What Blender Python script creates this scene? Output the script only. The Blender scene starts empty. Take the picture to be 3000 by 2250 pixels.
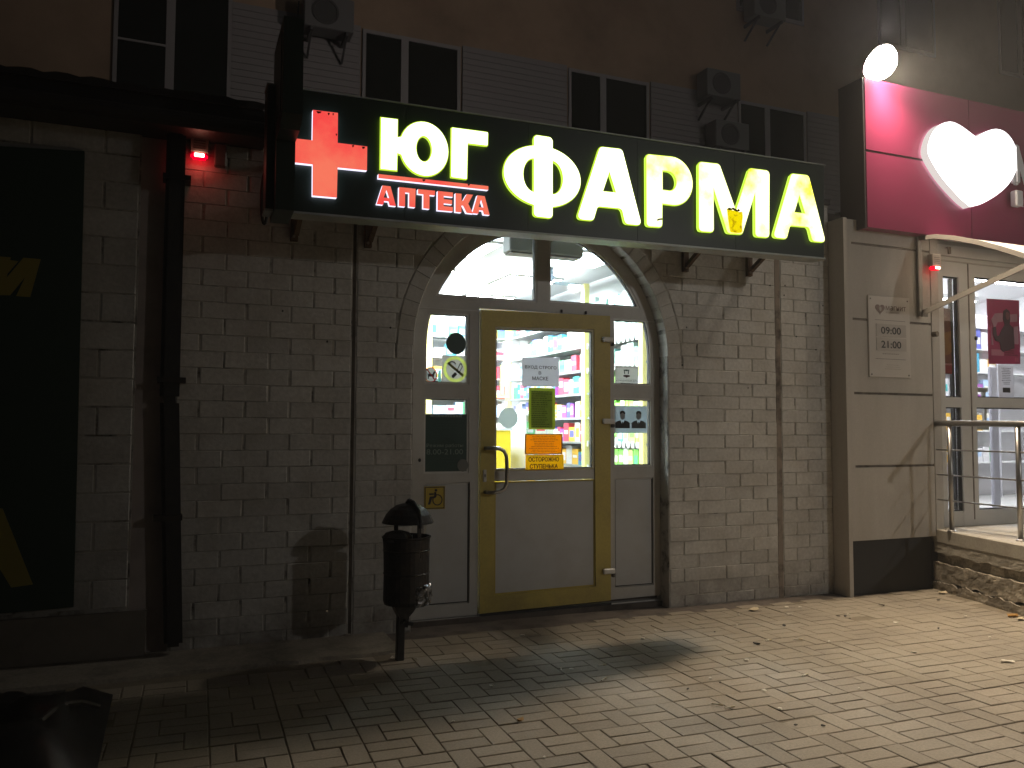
import bpy, bmesh, math, random
from math import sin, cos, pi, radians, sqrt
from mathutils import Vector, Matrix, noise

S = bpy.context.scene
COL = S.collection
rnd = random.Random(7)

# ------------------------------------------------------------------ camera
GZ = 0.11          # level of the pavement
CY, CH = -5.3146, 1.4247
yaw, pitch, roll = 0.39197, 0.0565853, 0.0035915
f = Vector((sin(yaw)*cos(pitch), cos(yaw)*cos(pitch), sin(pitch)))
r0 = Vector((cos(yaw), -sin(yaw), 0.0)); u0 = r0.cross(f)
r = cos(roll)*r0 + sin(roll)*u0; u = -sin(roll)*r0 + cos(roll)*u0
cd = bpy.data.cameras.new('camera'); cam = bpy.data.objects.new('camera', cd); COL.objects.link(cam)
cam.matrix_world = Matrix(((r.x, u.x, -f.x, 0.0), (r.y, u.y, -f.y, CY), (r.z, u.z, -f.z, CH), (0, 0, 0, 1)))
cd.sensor_width = 36.0; cd.lens = 36.0*2427/3000; cd.clip_start = 0.05; cd.clip_end = 400
S.camera = cam

# ------------------------------------------------------------------ world, exposure
W = bpy.data.worlds.new('World'); S.world = W; W.use_nodes = True
nt = W.node_tree
bg = nt.nodes['Background']
bg.inputs['Color'].default_value = (0.60, 0.55, 0.52, 1); bg.inputs['Strength'].default_value = 0.014
S.view_settings.view_transform = 'Standard'; S.view_settings.look = 'None'
S.view_settings.exposure = 0.0; S.view_settings.gamma = 1.0; S.view_settings.use_curve_mapping = False
S.render.engine = 'CYCLES'
cy = S.cycles
cy.use_denoising = True
try: cy.denoiser = 'OPENIMAGEDENOISE'
except Exception: pass
cy.max_bounces = 8; cy.diffuse_bounces = 3; cy.glossy_bounces = 3; cy.transmission_bounces = 6
cy.transparent_max_bounces = 10; cy.caustics_reflective = False; cy.caustics_refractive = False
cy.sample_clamp_indirect = 4.0

# ------------------------------------------------------------------ lights (floodlight, an added upward glow, street lamp)
def add_light(name, kind, loc, aim, power, color, **kw):
    ld = bpy.data.lights.new(name, kind); ld.energy = power; ld.color = color
    for k, v in kw.items(): setattr(ld, k, v)
    o = bpy.data.objects.new(name, ld); COL.objects.link(o); o.location = loc
    d = Vector(aim) - Vector(loc)
    o.rotation_euler = d.to_track_quat('-Z', 'Y').to_euler()
    return o
FLOOD = (5.34, -0.33, 4.42)
AIM = (6.3, -5.0, 0.1)
add_light('floodlight_lamp', 'SPOT', FLOOD, AIM, 1320, (1.0, 0.79, 0.56), spot_size=radians(146), spot_blend=1.0, shadow_soft_size=0.065)
add_light('added_upward_glow', 'SPOT', (FLOOD[0], FLOOD[1]-0.02, FLOOD[2]+0.12), (5.34, 1.2, 7.5), 420, (1.0, 0.86, 0.78), spot_size=radians(172), spot_blend=0.6, shadow_soft_size=0.08)  # extra lamp aimed up and back, added for glow above the floodlight
add_light('street_lamp_light', 'SPOT', (9.2, -12.6, 5.0), (7.2, 0.0, 2.0), 670, (1.0, 0.95, 0.89), spot_size=radians(66), spot_blend=1.0, shadow_soft_size=0.12)

# ------------------------------------------------------------------ node helpers
def M(name):
    m = bpy.data.materials.new(name); m.use_nodes = True
    n = m.node_tree; n.nodes.clear()
    out = n.nodes.new('ShaderNodeOutputMaterial')
    return m, n, out
def N(n, t, **kw):
    x = n.nodes.new(t)
    for k, v in kw.items():
        if k in x.inputs: x.inputs[k].default_value = v
        else: setattr(x, k, v)
    return x
def c4(c): return (c[0], c[1], c[2], 1.0)
def noise_fac(n, scale, detail=4, lo=0.4, hi=0.6, rough=0.55, vec=None):
    if vec is None:
        g = N(n, 'ShaderNodeNewGeometry'); vec = g.outputs['Position']
    t = N(n, 'ShaderNodeTexNoise'); t.inputs['Scale'].default_value = scale; t.inputs['Detail'].default_value = detail
    t.inputs['Roughness'].default_value = rough
    n.links.new(vec, t.inputs['Vector'])
    m = N(n, 'ShaderNodeMapRange'); m.inputs['From Min'].default_value = lo; m.inputs['From Max'].default_value = hi
    n.links.new(t.outputs['Fac'], m.inputs['Value'])
    return m.outputs['Result']
def mixc(n, fac, a, b, mode='MIX'):
    x = N(n, 'ShaderNodeMix', data_type='RGBA', blend_type=mode)
    if hasattr(fac, 'links'): n.links.new(fac, x.inputs[0])
    else: x.inputs[0].default_value = fac
    for v, i in ((a, 6), (b, 7)):
        if hasattr(v, 'links'): n.links.new(v, x.inputs[i])
        else: x.inputs[i].default_value = c4(v)
    return x.outputs[2]
def surf(name, col, rough=0.6, metal=0.0, dirt=None, dirt_amt=0.5, dirt_scale=3.0, var=0.0, bump=0.0, bump_scale=120.0,
         fine=0.0, fine_scale=60.0, spec=0.5, coat=0.0, dirt_lo=0.45, dirt_hi=0.75, streak=False, foot=None):
    m, n, out = M(name)
    b = N(n, 'ShaderNodeBsdfPrincipled'); n.links.new(b.outputs[0], out.inputs[0])
    b.inputs['Roughness'].default_value = rough; b.inputs['Metallic'].default_value = metal
    b.inputs['Specular IOR Level'].default_value = spec; b.inputs['Coat Weight'].default_value = coat
    c = col
    if dirt is not None:
        vec = None
        if streak:
            g = N(n, 'ShaderNodeNewGeometry'); mp = N(n, 'ShaderNodeMapping'); mp.inputs['Scale'].default_value = (3.5, 3.5, 0.45)
            n.links.new(g.outputs['Position'], mp.inputs['Vector']); vec = mp.outputs[0]
        fd = noise_fac(n, dirt_scale, 6, dirt_lo, dirt_hi, 0.62, vec)
        mu = N(n, 'ShaderNodeMath', operation='MULTIPLY'); n.links.new(fd, mu.inputs[0]); mu.inputs[1].default_value = dirt_amt
        cl = N(n, 'ShaderNodeClamp'); n.links.new(mu.outputs[0], cl.inputs[0])
        c = mixc(n, cl.outputs[0], c, dirt)
    if foot is not None:      # splash dirt and damp rising from the ground
        g2 = N(n, 'ShaderNodeNewGeometry'); sp = N(n, 'ShaderNodeSeparateXYZ'); n.links.new(g2.outputs['Position'], sp.inputs[0])
        mr = N(n, 'ShaderNodeMapRange'); mr.inputs['From Min'].default_value = GZ+0.42; mr.inputs['From Max'].default_value = GZ
        n.links.new(sp.outputs['Z'], mr.inputs['Value'])
        nf2 = noise_fac(n, 5.0, 6, 0.30, 0.72, 0.65)
        mm = N(n, 'ShaderNodeMath', operation='MULTIPLY', use_clamp=True); n.links.new(mr.outputs[0], mm.inputs[0]); n.links.new(nf2, mm.inputs[1])
        m3 = N(n, 'ShaderNodeMath', operation='MULTIPLY', use_clamp=True); n.links.new(mm.outputs[0], m3.inputs[0]); m3.inputs[1].default_value = 0.85
        c = mixc(n, m3.outputs[0], c, foot)
    if fine > 0:
        ff = noise_fac(n, fine_scale, 3, 0.3, 0.7)
        lo = tuple(1-fine for _ in range(3)); hi = tuple(1+fine*0.5 for _ in range(3))
        c = mixc(n, 1.0, c, mixc(n, ff, lo, hi), 'MULTIPLY')
    if var > 0:
        oi = N(n, 'ShaderNodeObjectInfo')
        mr = N(n, 'ShaderNodeMapRange'); mr.inputs['To Min'].default_value = 1-var; mr.inputs['To Max'].default_value = 1+var*0.6
        n.links.new(oi.outputs['Random'], mr.inputs['Value'])
        cc = N(n, 'ShaderNodeCombineColor'); 
        for i in range(3): n.links.new(mr.outputs[0], cc.inputs[i])
        c = mixc(n, 1.0, c, cc.outputs[0], 'MULTIPLY')
    if hasattr(c, 'links'): n.links.new(c, b.inputs['Base Color'])
    else: b.inputs['Base Color'].default_value = c4(c)
    if bump > 0:
        nf = noise_fac(n, bump_scale, 5, 0.0, 1.0, 0.6)
        bp = N(n, 'ShaderNodeBump'); bp.inputs['Strength'].default_value = bump; bp.inputs['Distance'].default_value = 0.004
        n.links.new(nf, bp.inputs['Height']); n.links.new(bp.outputs[0], b.inputs['Normal'])
    return m
def emit(name, col, strength, col2=None, scale=6.0, lo=0.5, hi=0.7, base=None):
    m, n, out = M(name)
    e = N(n, 'ShaderNodeEmission'); e.inputs['Strength'].default_value = strength; e.inputs['Color'].default_value = c4(col)
    if col2 is not None:
        n.links.new(mixc(n, noise_fac(n, scale, 5, lo, hi), col, col2), e.inputs['Color'])
    n.links.new(e.outputs[0], out.inputs[0])
    return m
def glass(name, tint=(0.96, 0.98, 0.97), gl=0.07):
    m, n, out = M(name)
    t = N(n, 'ShaderNodeBsdfTransparent'); t.inputs['Color'].default_value = c4(tint)
    g = N(n, 'ShaderNodeBsdfGlossy'); g.inputs['Roughness'].default_value = 0.02
    x = N(n, 'ShaderNodeMixShader'); x.inputs[0].default_value = gl
    n.links.new(t.outputs[0], x.inputs[1]); n.links.new(g.outputs[0], x.inputs[2]); n.links.new(x.outputs[0], out.inputs[0])
    return m
def sheet_mat(name, col, trans, rough=0.8, tcol=None, noise_amt=0.0, noise_scale=20):
    """thin paper, film or plastic: lets part of the light through"""
    m, n, out = M(name)
    d = N(n, 'ShaderNodeBsdfDiffuse'); t = N(n, 'ShaderNodeBsdfTranslucent')
    cc = col
    if noise_amt > 0:
        cc = mixc(n, noise_fac(n, noise_scale, 4, 0.35, 0.65), tuple(v*(1-noise_amt) for v in col), col)
        n.links.new(cc, d.inputs['Color'])
    else: d.inputs['Color'].default_value = c4(col)
    t.inputs['Color'].default_value = c4(tcol or col)
    x = N(n, 'ShaderNodeMixShader'); x.inputs[0].default_value = trans
    n.links.new(d.outputs[0], x.inputs[1]); n.links.new(t.outputs[0], x.inputs[2]); n.links.new(x.outputs[0], out.inputs[0])
    return m

# ------------------------------------------------------------------ materials
brick_m = surf('painted_brick', (0.545, 0.535, 0.505), 0.75, dirt=(0.36, 0.33, 0.285), dirt_amt=0.8, dirt_scale=2.6, var=0.10, bump=0.6, bump_scale=48, fine=0.16, fine_scale=38, foot=(0.13, 0.105, 0.08))
ring_m = surf('painted_arch_brick', (0.54, 0.53, 0.495), 0.75, dirt=(0.38, 0.35, 0.30), dirt_amt=0.6, dirt_scale=4, var=0.04, bump=0.3, bump_scale=60, fine=0.10)
mortar_m = surf('painted_mortar', (0.44, 0.42, 0.38), 0.9, dirt=(0.05, 0.043, 0.036), dirt_amt=1.0, dirt_scale=7, bump=0.5, bump_scale=90, dirt_lo=0.50, dirt_hi=0.68)
groove_m = surf('groove_render', (0.24, 0.20, 0.165), 0.9, dirt=(0.03, 0.025, 0.02), dirt_amt=0.9, dirt_scale=7, dirt_lo=0.45, dirt_hi=0.65, bump=0.4)
groove2_m = surf('open_joint', (0.10, 0.085, 0.07), 0.95, dirt=(0.02, 0.018, 0.015), dirt_amt=0.9, dirt_scale=8)
darkplaster_m = surf('dark_plaster', (0.12, 0.10, 0.085), 0.95, dirt=(0.03, 0.026, 0.022), dirt_amt=0.9, dirt_scale=6, bump=0.6, bump_scale=40)
paver_m = surf('concrete_paver', (0.29, 0.25, 0.195), 0.85, dirt=(0.18, 0.155, 0.12), dirt_amt=0.7, dirt_scale=1.6, var=0.13, bump=0.45, bump_scale=150, fine=0.18, fine_scale=90)
sand_m = surf('joint_sand', (0.20, 0.168, 0.12), 0.95, dirt=(0.12, 0.10, 0.072), dirt_amt=0.9, dirt_scale=9, bump=0.8, bump_scale=160, fine=0.3, fine_scale=200)
asphalt_m = surf('asphalt', (0.045, 0.043, 0.04), 0.9, dirt=(0.075, 0.07, 0.06), dirt_amt=0.6, dirt_scale=2, bump=0.9, bump_scale=200, fine=0.3, fine_scale=250)
conc_m = surf('old_concrete', (0.24, 0.215, 0.175), 0.9, dirt=(0.09, 0.08, 0.065), dirt_amt=0.9, dirt_scale=5, bump=0.7, bump_scale=60, fine=0.2)
slab_m = surf('platform_concrete', (0.36, 0.335, 0.285), 0.85, dirt=(0.22, 0.2, 0.165), dirt_amt=0.7, dirt_scale=4, bump=0.4, bump_scale=60, fine=0.12)
peel_m = surf('peeling_plaster', (0.38, 0.34, 0.275), 0.9, dirt=(0.22, 0.195, 0.155), dirt_amt=1.0, dirt_scale=5.5, dirt_lo=0.48, dirt_hi=0.54, bump=0.3, bump_scale=35, fine=0.15)
pvc_m = surf('white_pvc', (0.52, 0.51, 0.48), 0.42, dirt=(0.36, 0.34, 0.30), dirt_amt=0.6, dirt_scale=3, fine=0.04)
pvc2_m = surf('white_pvc_clean', (0.62, 0.61, 0.58), 0.35, dirt=(0.5, 0.48, 0.44), dirt_amt=0.5, dirt_scale=3)
panel_m = surf('white_panel', (0.50, 0.51, 0.51), 0.5, dirt=(0.40, 0.39, 0.36), dirt_amt=0.7, dirt_scale=3.2, foot=(0.34, 0.31, 0.27), bump=0.05)
yellow_m = surf('ochre_door_paint', (0.50, 0.40, 0.085), 0.45, dirt=(0.36, 0.28, 0.07), dirt_amt=0.8, dirt_scale=4, bump=0.1, foot=(0.26, 0.20, 0.07), fine=0.08)
gasket_m = surf('black_gasket', (0.012, 0.012, 0.012), 0.6)
chrome_m = surf('brushed_metal', (0.42, 0.41, 0.39), 0.28, metal=1.0, fine=0.1, fine_scale=80)
steel_m = surf('stainless_rail', (0.36, 0.35, 0.34), 0.32, metal=1.0)
green_m = surf('dark_green_sign', (0.012, 0.026, 0.018), 0.40, dirt=(0.024, 0.034, 0.027), dirt_amt=0.4, dirt_scale=2.5, fine=0.08)
trimm_m = surf('sign_metal_trim', (0.38, 0.40, 0.38), 0.45, metal=0.3, dirt=(0.2, 0.2, 0.19), dirt_amt=0.6, dirt_scale=6)
rust_m = surf('rusty_bracket', (0.13, 0.085, 0.055), 0.85, dirt=(0.05, 0.03, 0.02), dirt_amt=0.8, dirt_scale=25, bump=0.5)
black_m = surf('black_paint', (0.018, 0.018, 0.019), 0.5, dirt=(0.04, 0.036, 0.03), dirt_amt=0.5, dirt_scale=14, bump=0.2)
bin_m = surf('bin_paint', (0.022, 0.022, 0.024), 0.42, metal=0.4, dirt=(0.07, 0.055, 0.045), dirt_amt=0.7, dirt_scale=16, bump=0.5, bump_scale=40)
film_m = surf('silvery_film', (0.32, 0.32, 0.33), 0.18, metal=0.6, dirt=(0.05, 0.05, 0.05), dirt_amt=1.0, dirt_scale=22, dirt_lo=0.42, dirt_hi=0.56, bump=1.0, bump_scale=50)
roof_m = surf('dark_metal_tile', (0.022, 0.018, 0.016), 0.5)
banner_m = surf('green_banner', (0.018, 0.045, 0.03), 0.6)
banner_y = surf('banner_yellow', (0.30, 0.25, 0.045), 0.6)
plaster_m = surf('brown_plaster', (0.29, 0.205, 0.14), 0.9, dirt=(0.11, 0.075, 0.045), dirt_amt=0.6, dirt_scale=0.8, bump=0.3)
siding_m = surf('grey_siding', (0.19, 0.18, 0.18), 0.6)
darkglass_m = surf('dark_window_glass', (0.008, 0.010, 0.008), 0.12)
oldframe_m = surf('window_frame', (0.22, 0.21, 0.21), 0.5)
ac_m = surf('ac_casing', (0.11, 0.11, 0.11), 0.5)
acgrill_m = surf('ac_grille', (0.04, 0.04, 0.04), 0.6)
clad_m = surf('white_render', (0.50, 0.475, 0.435), 0.8, dirt=(0.40, 0.37, 0.325), dirt_amt=0.9, dirt_scale=0.9, bump=0.25, bump_scale=150, fine=0.05, dirt_lo=0.35, dirt_hi=0.75, streak=True)
gro2_m = surf('panel_groove', (0.23, 0.20, 0.175), 0.9, dirt=(0.05, 0.045, 0.04), dirt_amt=0.8, dirt_scale=9)
plinth_m = surf('dark_plinth', (0.035, 0.035, 0.035), 0.8)
magenta_m = surf('magenta_composite', (0.23, 0.025, 0.08), 0.33, coat=0.15, dirt=(0.20, 0.025, 0.07), dirt_amt=0.4, dirt_scale=2)
seam_m = surf('dark_seam', (0.05, 0.01, 0.02), 0.7)
paper_m = sheet_mat('white_paper', (0.70, 0.70, 0.71), 0.5, tcol=(0.68, 0.68, 0.72), noise_amt=0.06)
plate_m = surf('white_plate', (0.55, 0.52, 0.48), 0.4, dirt=(0.45, 0.42, 0.38), dirt_amt=0.5, dirt_scale=4)
plate2_m = surf('grey_plate', (0.43, 0.40, 0.37), 0.5)
ink_m = surf('black_ink', (0.02, 0.02, 0.022), 0.6)
greyink_m = surf('grey_ink', (0.10, 0.09, 0.085), 0.6)
brownink_m = surf('brown_ink', (0.16, 0.11, 0.10), 0.6)
orange_m = sheet_mat('orange_film', (0.80, 0.46, 0.015), 0.45, tcol=(0.95, 0.50, 0.0))
orange_ink = surf('orange_ink', (0.33, 0.17, 0.01), 0.6)
mustard_m = sheet_mat('mustard_film', (0.66, 0.44, 0.03), 0.5, tcol=(0.85, 0.60, 0.02))
limepaper_m = sheet_mat('lime_paper', (0.40, 0.43, 0.10), 0.5, tcol=(0.42, 0.47, 0.11), noise_amt=0.1)
limedark_m = sheet_mat('lime_paper_print', (0.22, 0.24, 0.08), 0.45, tcol=(0.24, 0.27, 0.09), noise_amt=0.35, noise_scale=14)
darkred_ink = surf('dark_red_ink', (0.06, 0.01, 0.008), 0.6)
film_w = sheet_mat('frosted_film', (0.60, 0.66, 0.66), 0.55, tcol=(0.75, 0.82, 0.82))
greenfilm_m = surf('dark_green_film', (0.012, 0.048, 0.036), 0.4, dirt=(0.025, 0.07, 0.05), dirt_amt=0.5, dirt_scale=8)
palegreen_ink = surf('pale_green_ink', (0.20, 0.26, 0.22), 0.6)
stick_m = sheet_mat('sticker_white', (0.70, 0.70, 0.68), 0.5)
red_m = sheet_mat('red_film', (0.62, 0.05, 0.05), 0.25, tcol=(0.8, 0.05, 0.05))
palelime_m = sheet_mat('pale_lime_film', (0.66, 0.70, 0.30), 0.6, tcol=(0.8, 0.85, 0.40))
wheel_y = surf('yellow_sticker', (0.50, 0.36, 0.03), 0.5)
portrait_m = sheet_mat('grey_photo_paper', (0.50, 0.56, 0.60), 0.5, noise_amt=0.1)
blue_m = surf('blue', (0.03, 0.05, 0.45), 0.5)
glass_m = glass('clear_glass')
glass2_m = glass('shop_glass', (0.93, 0.95, 0.95), 0.10)
white_int = surf('white_interior', (0.80, 0.81, 0.82), 0.6)
floor_int = surf('shop_floor_tile', (0.55, 0.55, 0.53), 0.25)
shelf_w = surf('white_shelf', (0.78, 0.80, 0.80), 0.4)
shelf_g = surf('shelf_edge_grey', (0.30, 0.34, 0.34), 0.4)
shop_y = surf('shop_yellow', (0.88, 0.66, 0.02), 0.5)
shop_y2 = surf('shop_pale_yellow', (0.88, 0.80, 0.30), 0.5)
ledp_m = emit('led_panel', (0.92, 0.97, 1.0), 110.0)
ledf_m = emit('led_panel_front', (0.78, 0.90, 1.0), 30.0)
ledm_m = emit('shop_tube', (0.97, 0.95, 1.0), 75.0)
letter_face = emit('letter_face_lit', (1.0, 1.0, 0.74), 3.0)
letter_aged = emit('letter_face_aged', (1.0, 1.0, 0.55), 2.1, (1.0, 0.86, 0.03), 3.2, 0.50, 0.66)
letter_halo = emit('letter_halo_glow', (0.62, 0.90, 0.06), 1.05)
letter_dirt = surf('burnt_film', (0.10, 0.06, 0.005), 0.7)
letter_yellow = emit('letter_face_yellow', (1.0, 0.80, 0.0), 0.95, (0.55, 0.36, 0.0), 22, 0.52, 0.62)
red_face = emit('red_face_lit', (1.0, 0.075, 0.07), 0.95, (1.0, 0.20, 0.12), 3.0, 0.38, 0.62)
red_edge = emit('white_side_lit', (0.80, 0.78, 1.0), 1.5)
heart_face = emit('heart_face_lit', (1.0, 1.0, 0.99), 2.6)
heart_side = emit('heart_side_lit', (1.0, 0.90, 0.86), 0.75)
dullwhite_m = surf('unlit_white_letter', (0.72, 0.72, 0.76), 0.5)
siren_m = emit('siren_lens_lit', (1.0, 0.0, 0.02), 1.6)
siren_core = emit('siren_bulb_lit', (1.0, 0.62, 0.42), 9.0)
canopy_m = sheet_mat('opal_polycarbonate', (0.85, 0.85, 0.82), 0.55)
flood_face = emit('floodlight_face', (1.0, 0.92, 0.80), 420.0)
cream_m = surf('cream_metal', (0.14, 0.13, 0.115), 0.45, dirt=(0.10, 0.09, 0.08), dirt_amt=0.6, dirt_scale=9)

# ------------------------------------------------------------------ object helpers
WP = {}                                   # world position of every object
def link(o, parent, loc):
    COL.objects.link(o); WP[o.name] = Vector(loc)
    if parent is not None:
        o.parent = parent; o.location = Vector(loc) - WP[parent.name]
    else: o.location = loc
    return o
def thing(name, label, cat, loc=(0, 0, 0), group=None, kind=None):
    o = bpy.data.objects.new(name, None); o.empty_display_size = 0.1
    link(o, None, loc)
    if kind: o['kind'] = kind
    if label: o['label'] = label
    if cat: o['category'] = cat
    if group: o['group'] = group
    return o
def tag(o, label, cat, group=None):
    o['label'] = label; o['category'] = cat
    if group: o['group'] = group
    return o
def struct(o): o['kind'] = 'structure'; return o
def obj(name, me, parent=None, loc=(0, 0, 0)):
    return link(bpy.data.objects.new(name, me), parent, loc)
def mesh(name, verts, faces, *mats, mi=None, smooth=False):
    me = bpy.data.meshes.new(name); me.from_pydata([tuple(v) for v in verts], [], faces)
    for m in mats: me.materials.append(m)
    if mi: 
        for p, i in zip(me.polygons, mi): p.material_index = i
    if smooth:
        for p in me.polygons: p.use_smooth = True
    me.update(); return me
BOXF = [(0, 3, 2, 1), (4, 5, 6, 7), (0, 1, 5, 4), (1, 2, 6, 5), (2, 3, 7, 6), (3, 0, 4, 7)]
class MB:
    def __init__(s): s.v = []; s.f = []; s.m = []
    def box(s, x0, x1, y0, y1, z0, z1, mi=0):
        b = len(s.v)
        s.v += [(x0, y0, z0), (x1, y0, z0), (x1, y1, z0), (x0, y1, z0), (x0, y0, z1), (x1, y0, z1), (x1, y1, z1), (x0, y1, z1)]
        s.f += [tuple(b+i for i in q) for q in BOXF]; s.m += [mi]*6; return s
    def bar(s, a, b, w, h=None, mi=0):
        h = h or w; a = Vector(a); b = Vector(b); d = (b-a).normalized()
        up = Vector((0, 0, 1)) if abs(d.z) < 0.95 else Vector((1, 0, 0))
        x = d.cross(up).normalized(); y = x.cross(d).normalized(); n = len(s.v)
        for p in (a, b):
            for i, j in ((-1, -1), (1, -1), (1, 1), (-1, 1)): s.v.append(tuple(p + x*i*w/2 + y*j*h/2))
        s.f += [tuple(n+i for i in q) for q in BOXF]; s.m += [mi]*6; return s
    def tube(s, pts, rad, seg=10, cap=True, mi=0):
        pts = [Vector(p) for p in pts]; n0 = len(s.v); k = len(pts)
        rads = rad if isinstance(rad, (list, tuple)) else [rad]*k
        ref = None
        for i, p in enumerate(pts):
            d = (pts[min(i+1, k-1)] - pts[max(i-1, 0)]).normalized()
            if ref is None:
                ref = Vector((0, 0, 1)) if abs(d.z) < 0.9 else Vector((1, 0, 0))
            x = d.cross(ref).normalized(); y = x.cross(d).normalized(); ref = y if abs(d.dot(y)) < 0.9 else ref
            for j in range(seg):
                a = 2*pi*j/seg; s.v.append(tuple(p + (x*cos(a) + y*sin(a))*rads[i]))
        for i in range(k-1):
            for j in range(seg):
                s.f.append((n0+i*seg+j, n0+i*seg+(j+1) % seg, n0+(i+1)*seg+(j+1) % seg, n0+(i+1)*seg+j)); s.m.append(mi)
        if cap:
            s.f.append(tuple(n0+j for j in range(seg))); s.f.append(tuple(n0+(k-1)*seg+j for j in reversed(range(seg)))); s.m += [mi]*2
        return s
    def lathe(s, c, prof, seg=20, mi=0, jitter=0.0, squash=None):
        n0 = len(s.v); k = len(prof)
        for i, (rr, z) in enumerate(prof):
            for j in range(seg):
                a = 2*pi*j/seg
                q = rr*(1 + jitter*noise.noise(Vector((cos(a)*2, sin(a)*2, z*6+c[0]))))
                s.v.append((c[0]+q*cos(a), c[1]+q*sin(a), c[2]+z))
        for i in range(k-1):
            for j in range(seg):
                s.f.append((n0+i*seg+j, n0+i*seg+(j+1) % seg, n0+(i+1)*seg+(j+1) % seg, n0+(i+1)*seg+j)); s.m.append(mi)
        return s
    def poly(s, pts, mi=0):
        n = len(s.v); s.v += [tuple(p) for p in pts]; s.f.append(tuple(range(n, n+len(pts)))); s.m.append(mi); return s
    def prism(s, pts2, y0, y1, mi=0):
        """outline in XZ pushed from y0 (front) to y1"""
        n = len(s.v); k = len(pts2)
        s.v += [(x, y0, z) for x, z in pts2] + [(x, y1, z) for x, z in pts2]
        s.f.append(tuple(range(n, n+k))); s.f.append(tuple(range(n+2*k-1, n+k-1, -1))); s.m += [mi]*2
        for i in range(k): s.f.append((n+i, n+k+i, n+k+(i+1) % k, n+(i+1) % k)); s.m.append(mi)
        return s
    def me(s, name, *mats, smooth=False, bevel=0.0, seg=1):
        me = mesh(name, s.v, s.f, *mats, mi=s.m)
        bm = bmesh.new(); bm.from_mesh(me)
        bmesh.ops.recalc_face_normals(bm, faces=bm.faces)
        if bevel > 0:
            bmesh.ops.bevel(bm, geom=[e for e in bm.edges if len(e.link_faces) == 2 and e.calc_face_angle(0) > 0.6], offset=bevel, segments=seg, affect='EDGES', clamp_overlap=True)
        bm.to_mesh(me); bm.free()
        if smooth:
            for p in me.polygons: p.use_smooth = True
        return me
    def build(s, name, mat, parent=None, smooth=False, bevel=0.0, seg=1):
        mats = mat if isinstance(mat, (list, tuple)) else (mat,)
        return obj(name, s.me(name, *mats, smooth=smooth, bevel=bevel, seg=seg), parent)
def box(name, x0, x1, y0, y1, z0, z1, mat, parent=None, bevel=0.0):
    return MB().box(x0, x1, y0, y1, z0, z1).build(name, mat, parent, bevel=bevel)

def to_mesh(cu, name):
    o = bpy.data.objects.new('tmp', cu); COL.objects.link(o)
    dg = bpy.context.evaluated_depsgraph_get(); dg.update()
    me = bpy.data.meshes.new_from_object(o.evaluated_get(dg)); me.name = name
    bpy.data.objects.remove(o); return me
def shape_me(name, loops, y0, y1, mats, side=0):
    """flat outline(s) with holes in the XZ plane, front face at y0, back at y1; side walls take material index `side`"""
    cu = bpy.data.curves.new(name, 'CURVE'); cu.dimensions = '2D'; cu.fill_mode = 'BOTH' ; cu.extrude = abs(y1-y0)/2
    for lp in loops:
        sp = cu.splines.new('POLY'); sp.points.add(len(lp)-1)
        for p, (x, z) in zip(sp.points, lp): p.co = (x, z, 0, 1)
        sp.use_cyclic_u = True
    me = to_mesh(cu, name); bpy.data.curves.remove(cu)
    yc = (y0+y1)/2
    for v in me.vertices:
        x, z, d = v.co; v.co = (x, yc-d, z)
    me.materials.clear()
    for m in mats: me.materials.append(m)
    me.update()
    for p in me.polygons:
        p.use_smooth = False
        p.material_index = side if abs(p.normal.y) < 0.5 and len(mats) > 1 else 0
    return me
def shape(name, loops, y0, y1, mat, parent=None, side=0):
    mats = mat if isinstance(mat, (list, tuple)) else (mat,)
    return obj(name, shape_me(name, loops, y0, y1, mats, side), parent)
def fillet(pts, rad, seg=6):
    out = []; n = len(pts)
    for i in range(n):
        p0, p1, p2 = Vector(pts[i-1]), Vector(pts[i]), Vector(pts[(i+1) % n])
        a = (p0-p1); b = (p2-p1); la, lb = a.length, b.length
        if la < 1e-6 or lb < 1e-6: out.append(tuple(p1)); continue
        a.normalize(); b.normalize()
        rr = rad[i] if isinstance(rad, (list, tuple)) else rad
        ang = a.angle(b)
        if rr <= 0 or ang > 3.0: out.append(tuple(p1)); continue
        d = min(rr/math.tan(ang/2), la*0.49, lb*0.49)
        s, e = p1+a*d, p1+b*d
        for k in range(seg+1):
            t = k/seg; q = s*(1-t)**2 + p1*2*t*(1-t) + e*t*t; out.append(tuple(q))
    return out
def ellipse(cx, cz, rx, rz, n=40, a0=0, a1=2*pi): return [(cx+rx*cos(a0+(a1-a0)*i/n), cz+rz*sin(a0+(a1-a0)*i/n)) for i in range(n)]
def rect(x0, x1, z0, z1): return [(x0, z0), (x1, z0), (x1, z1), (x0, z1)]
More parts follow.
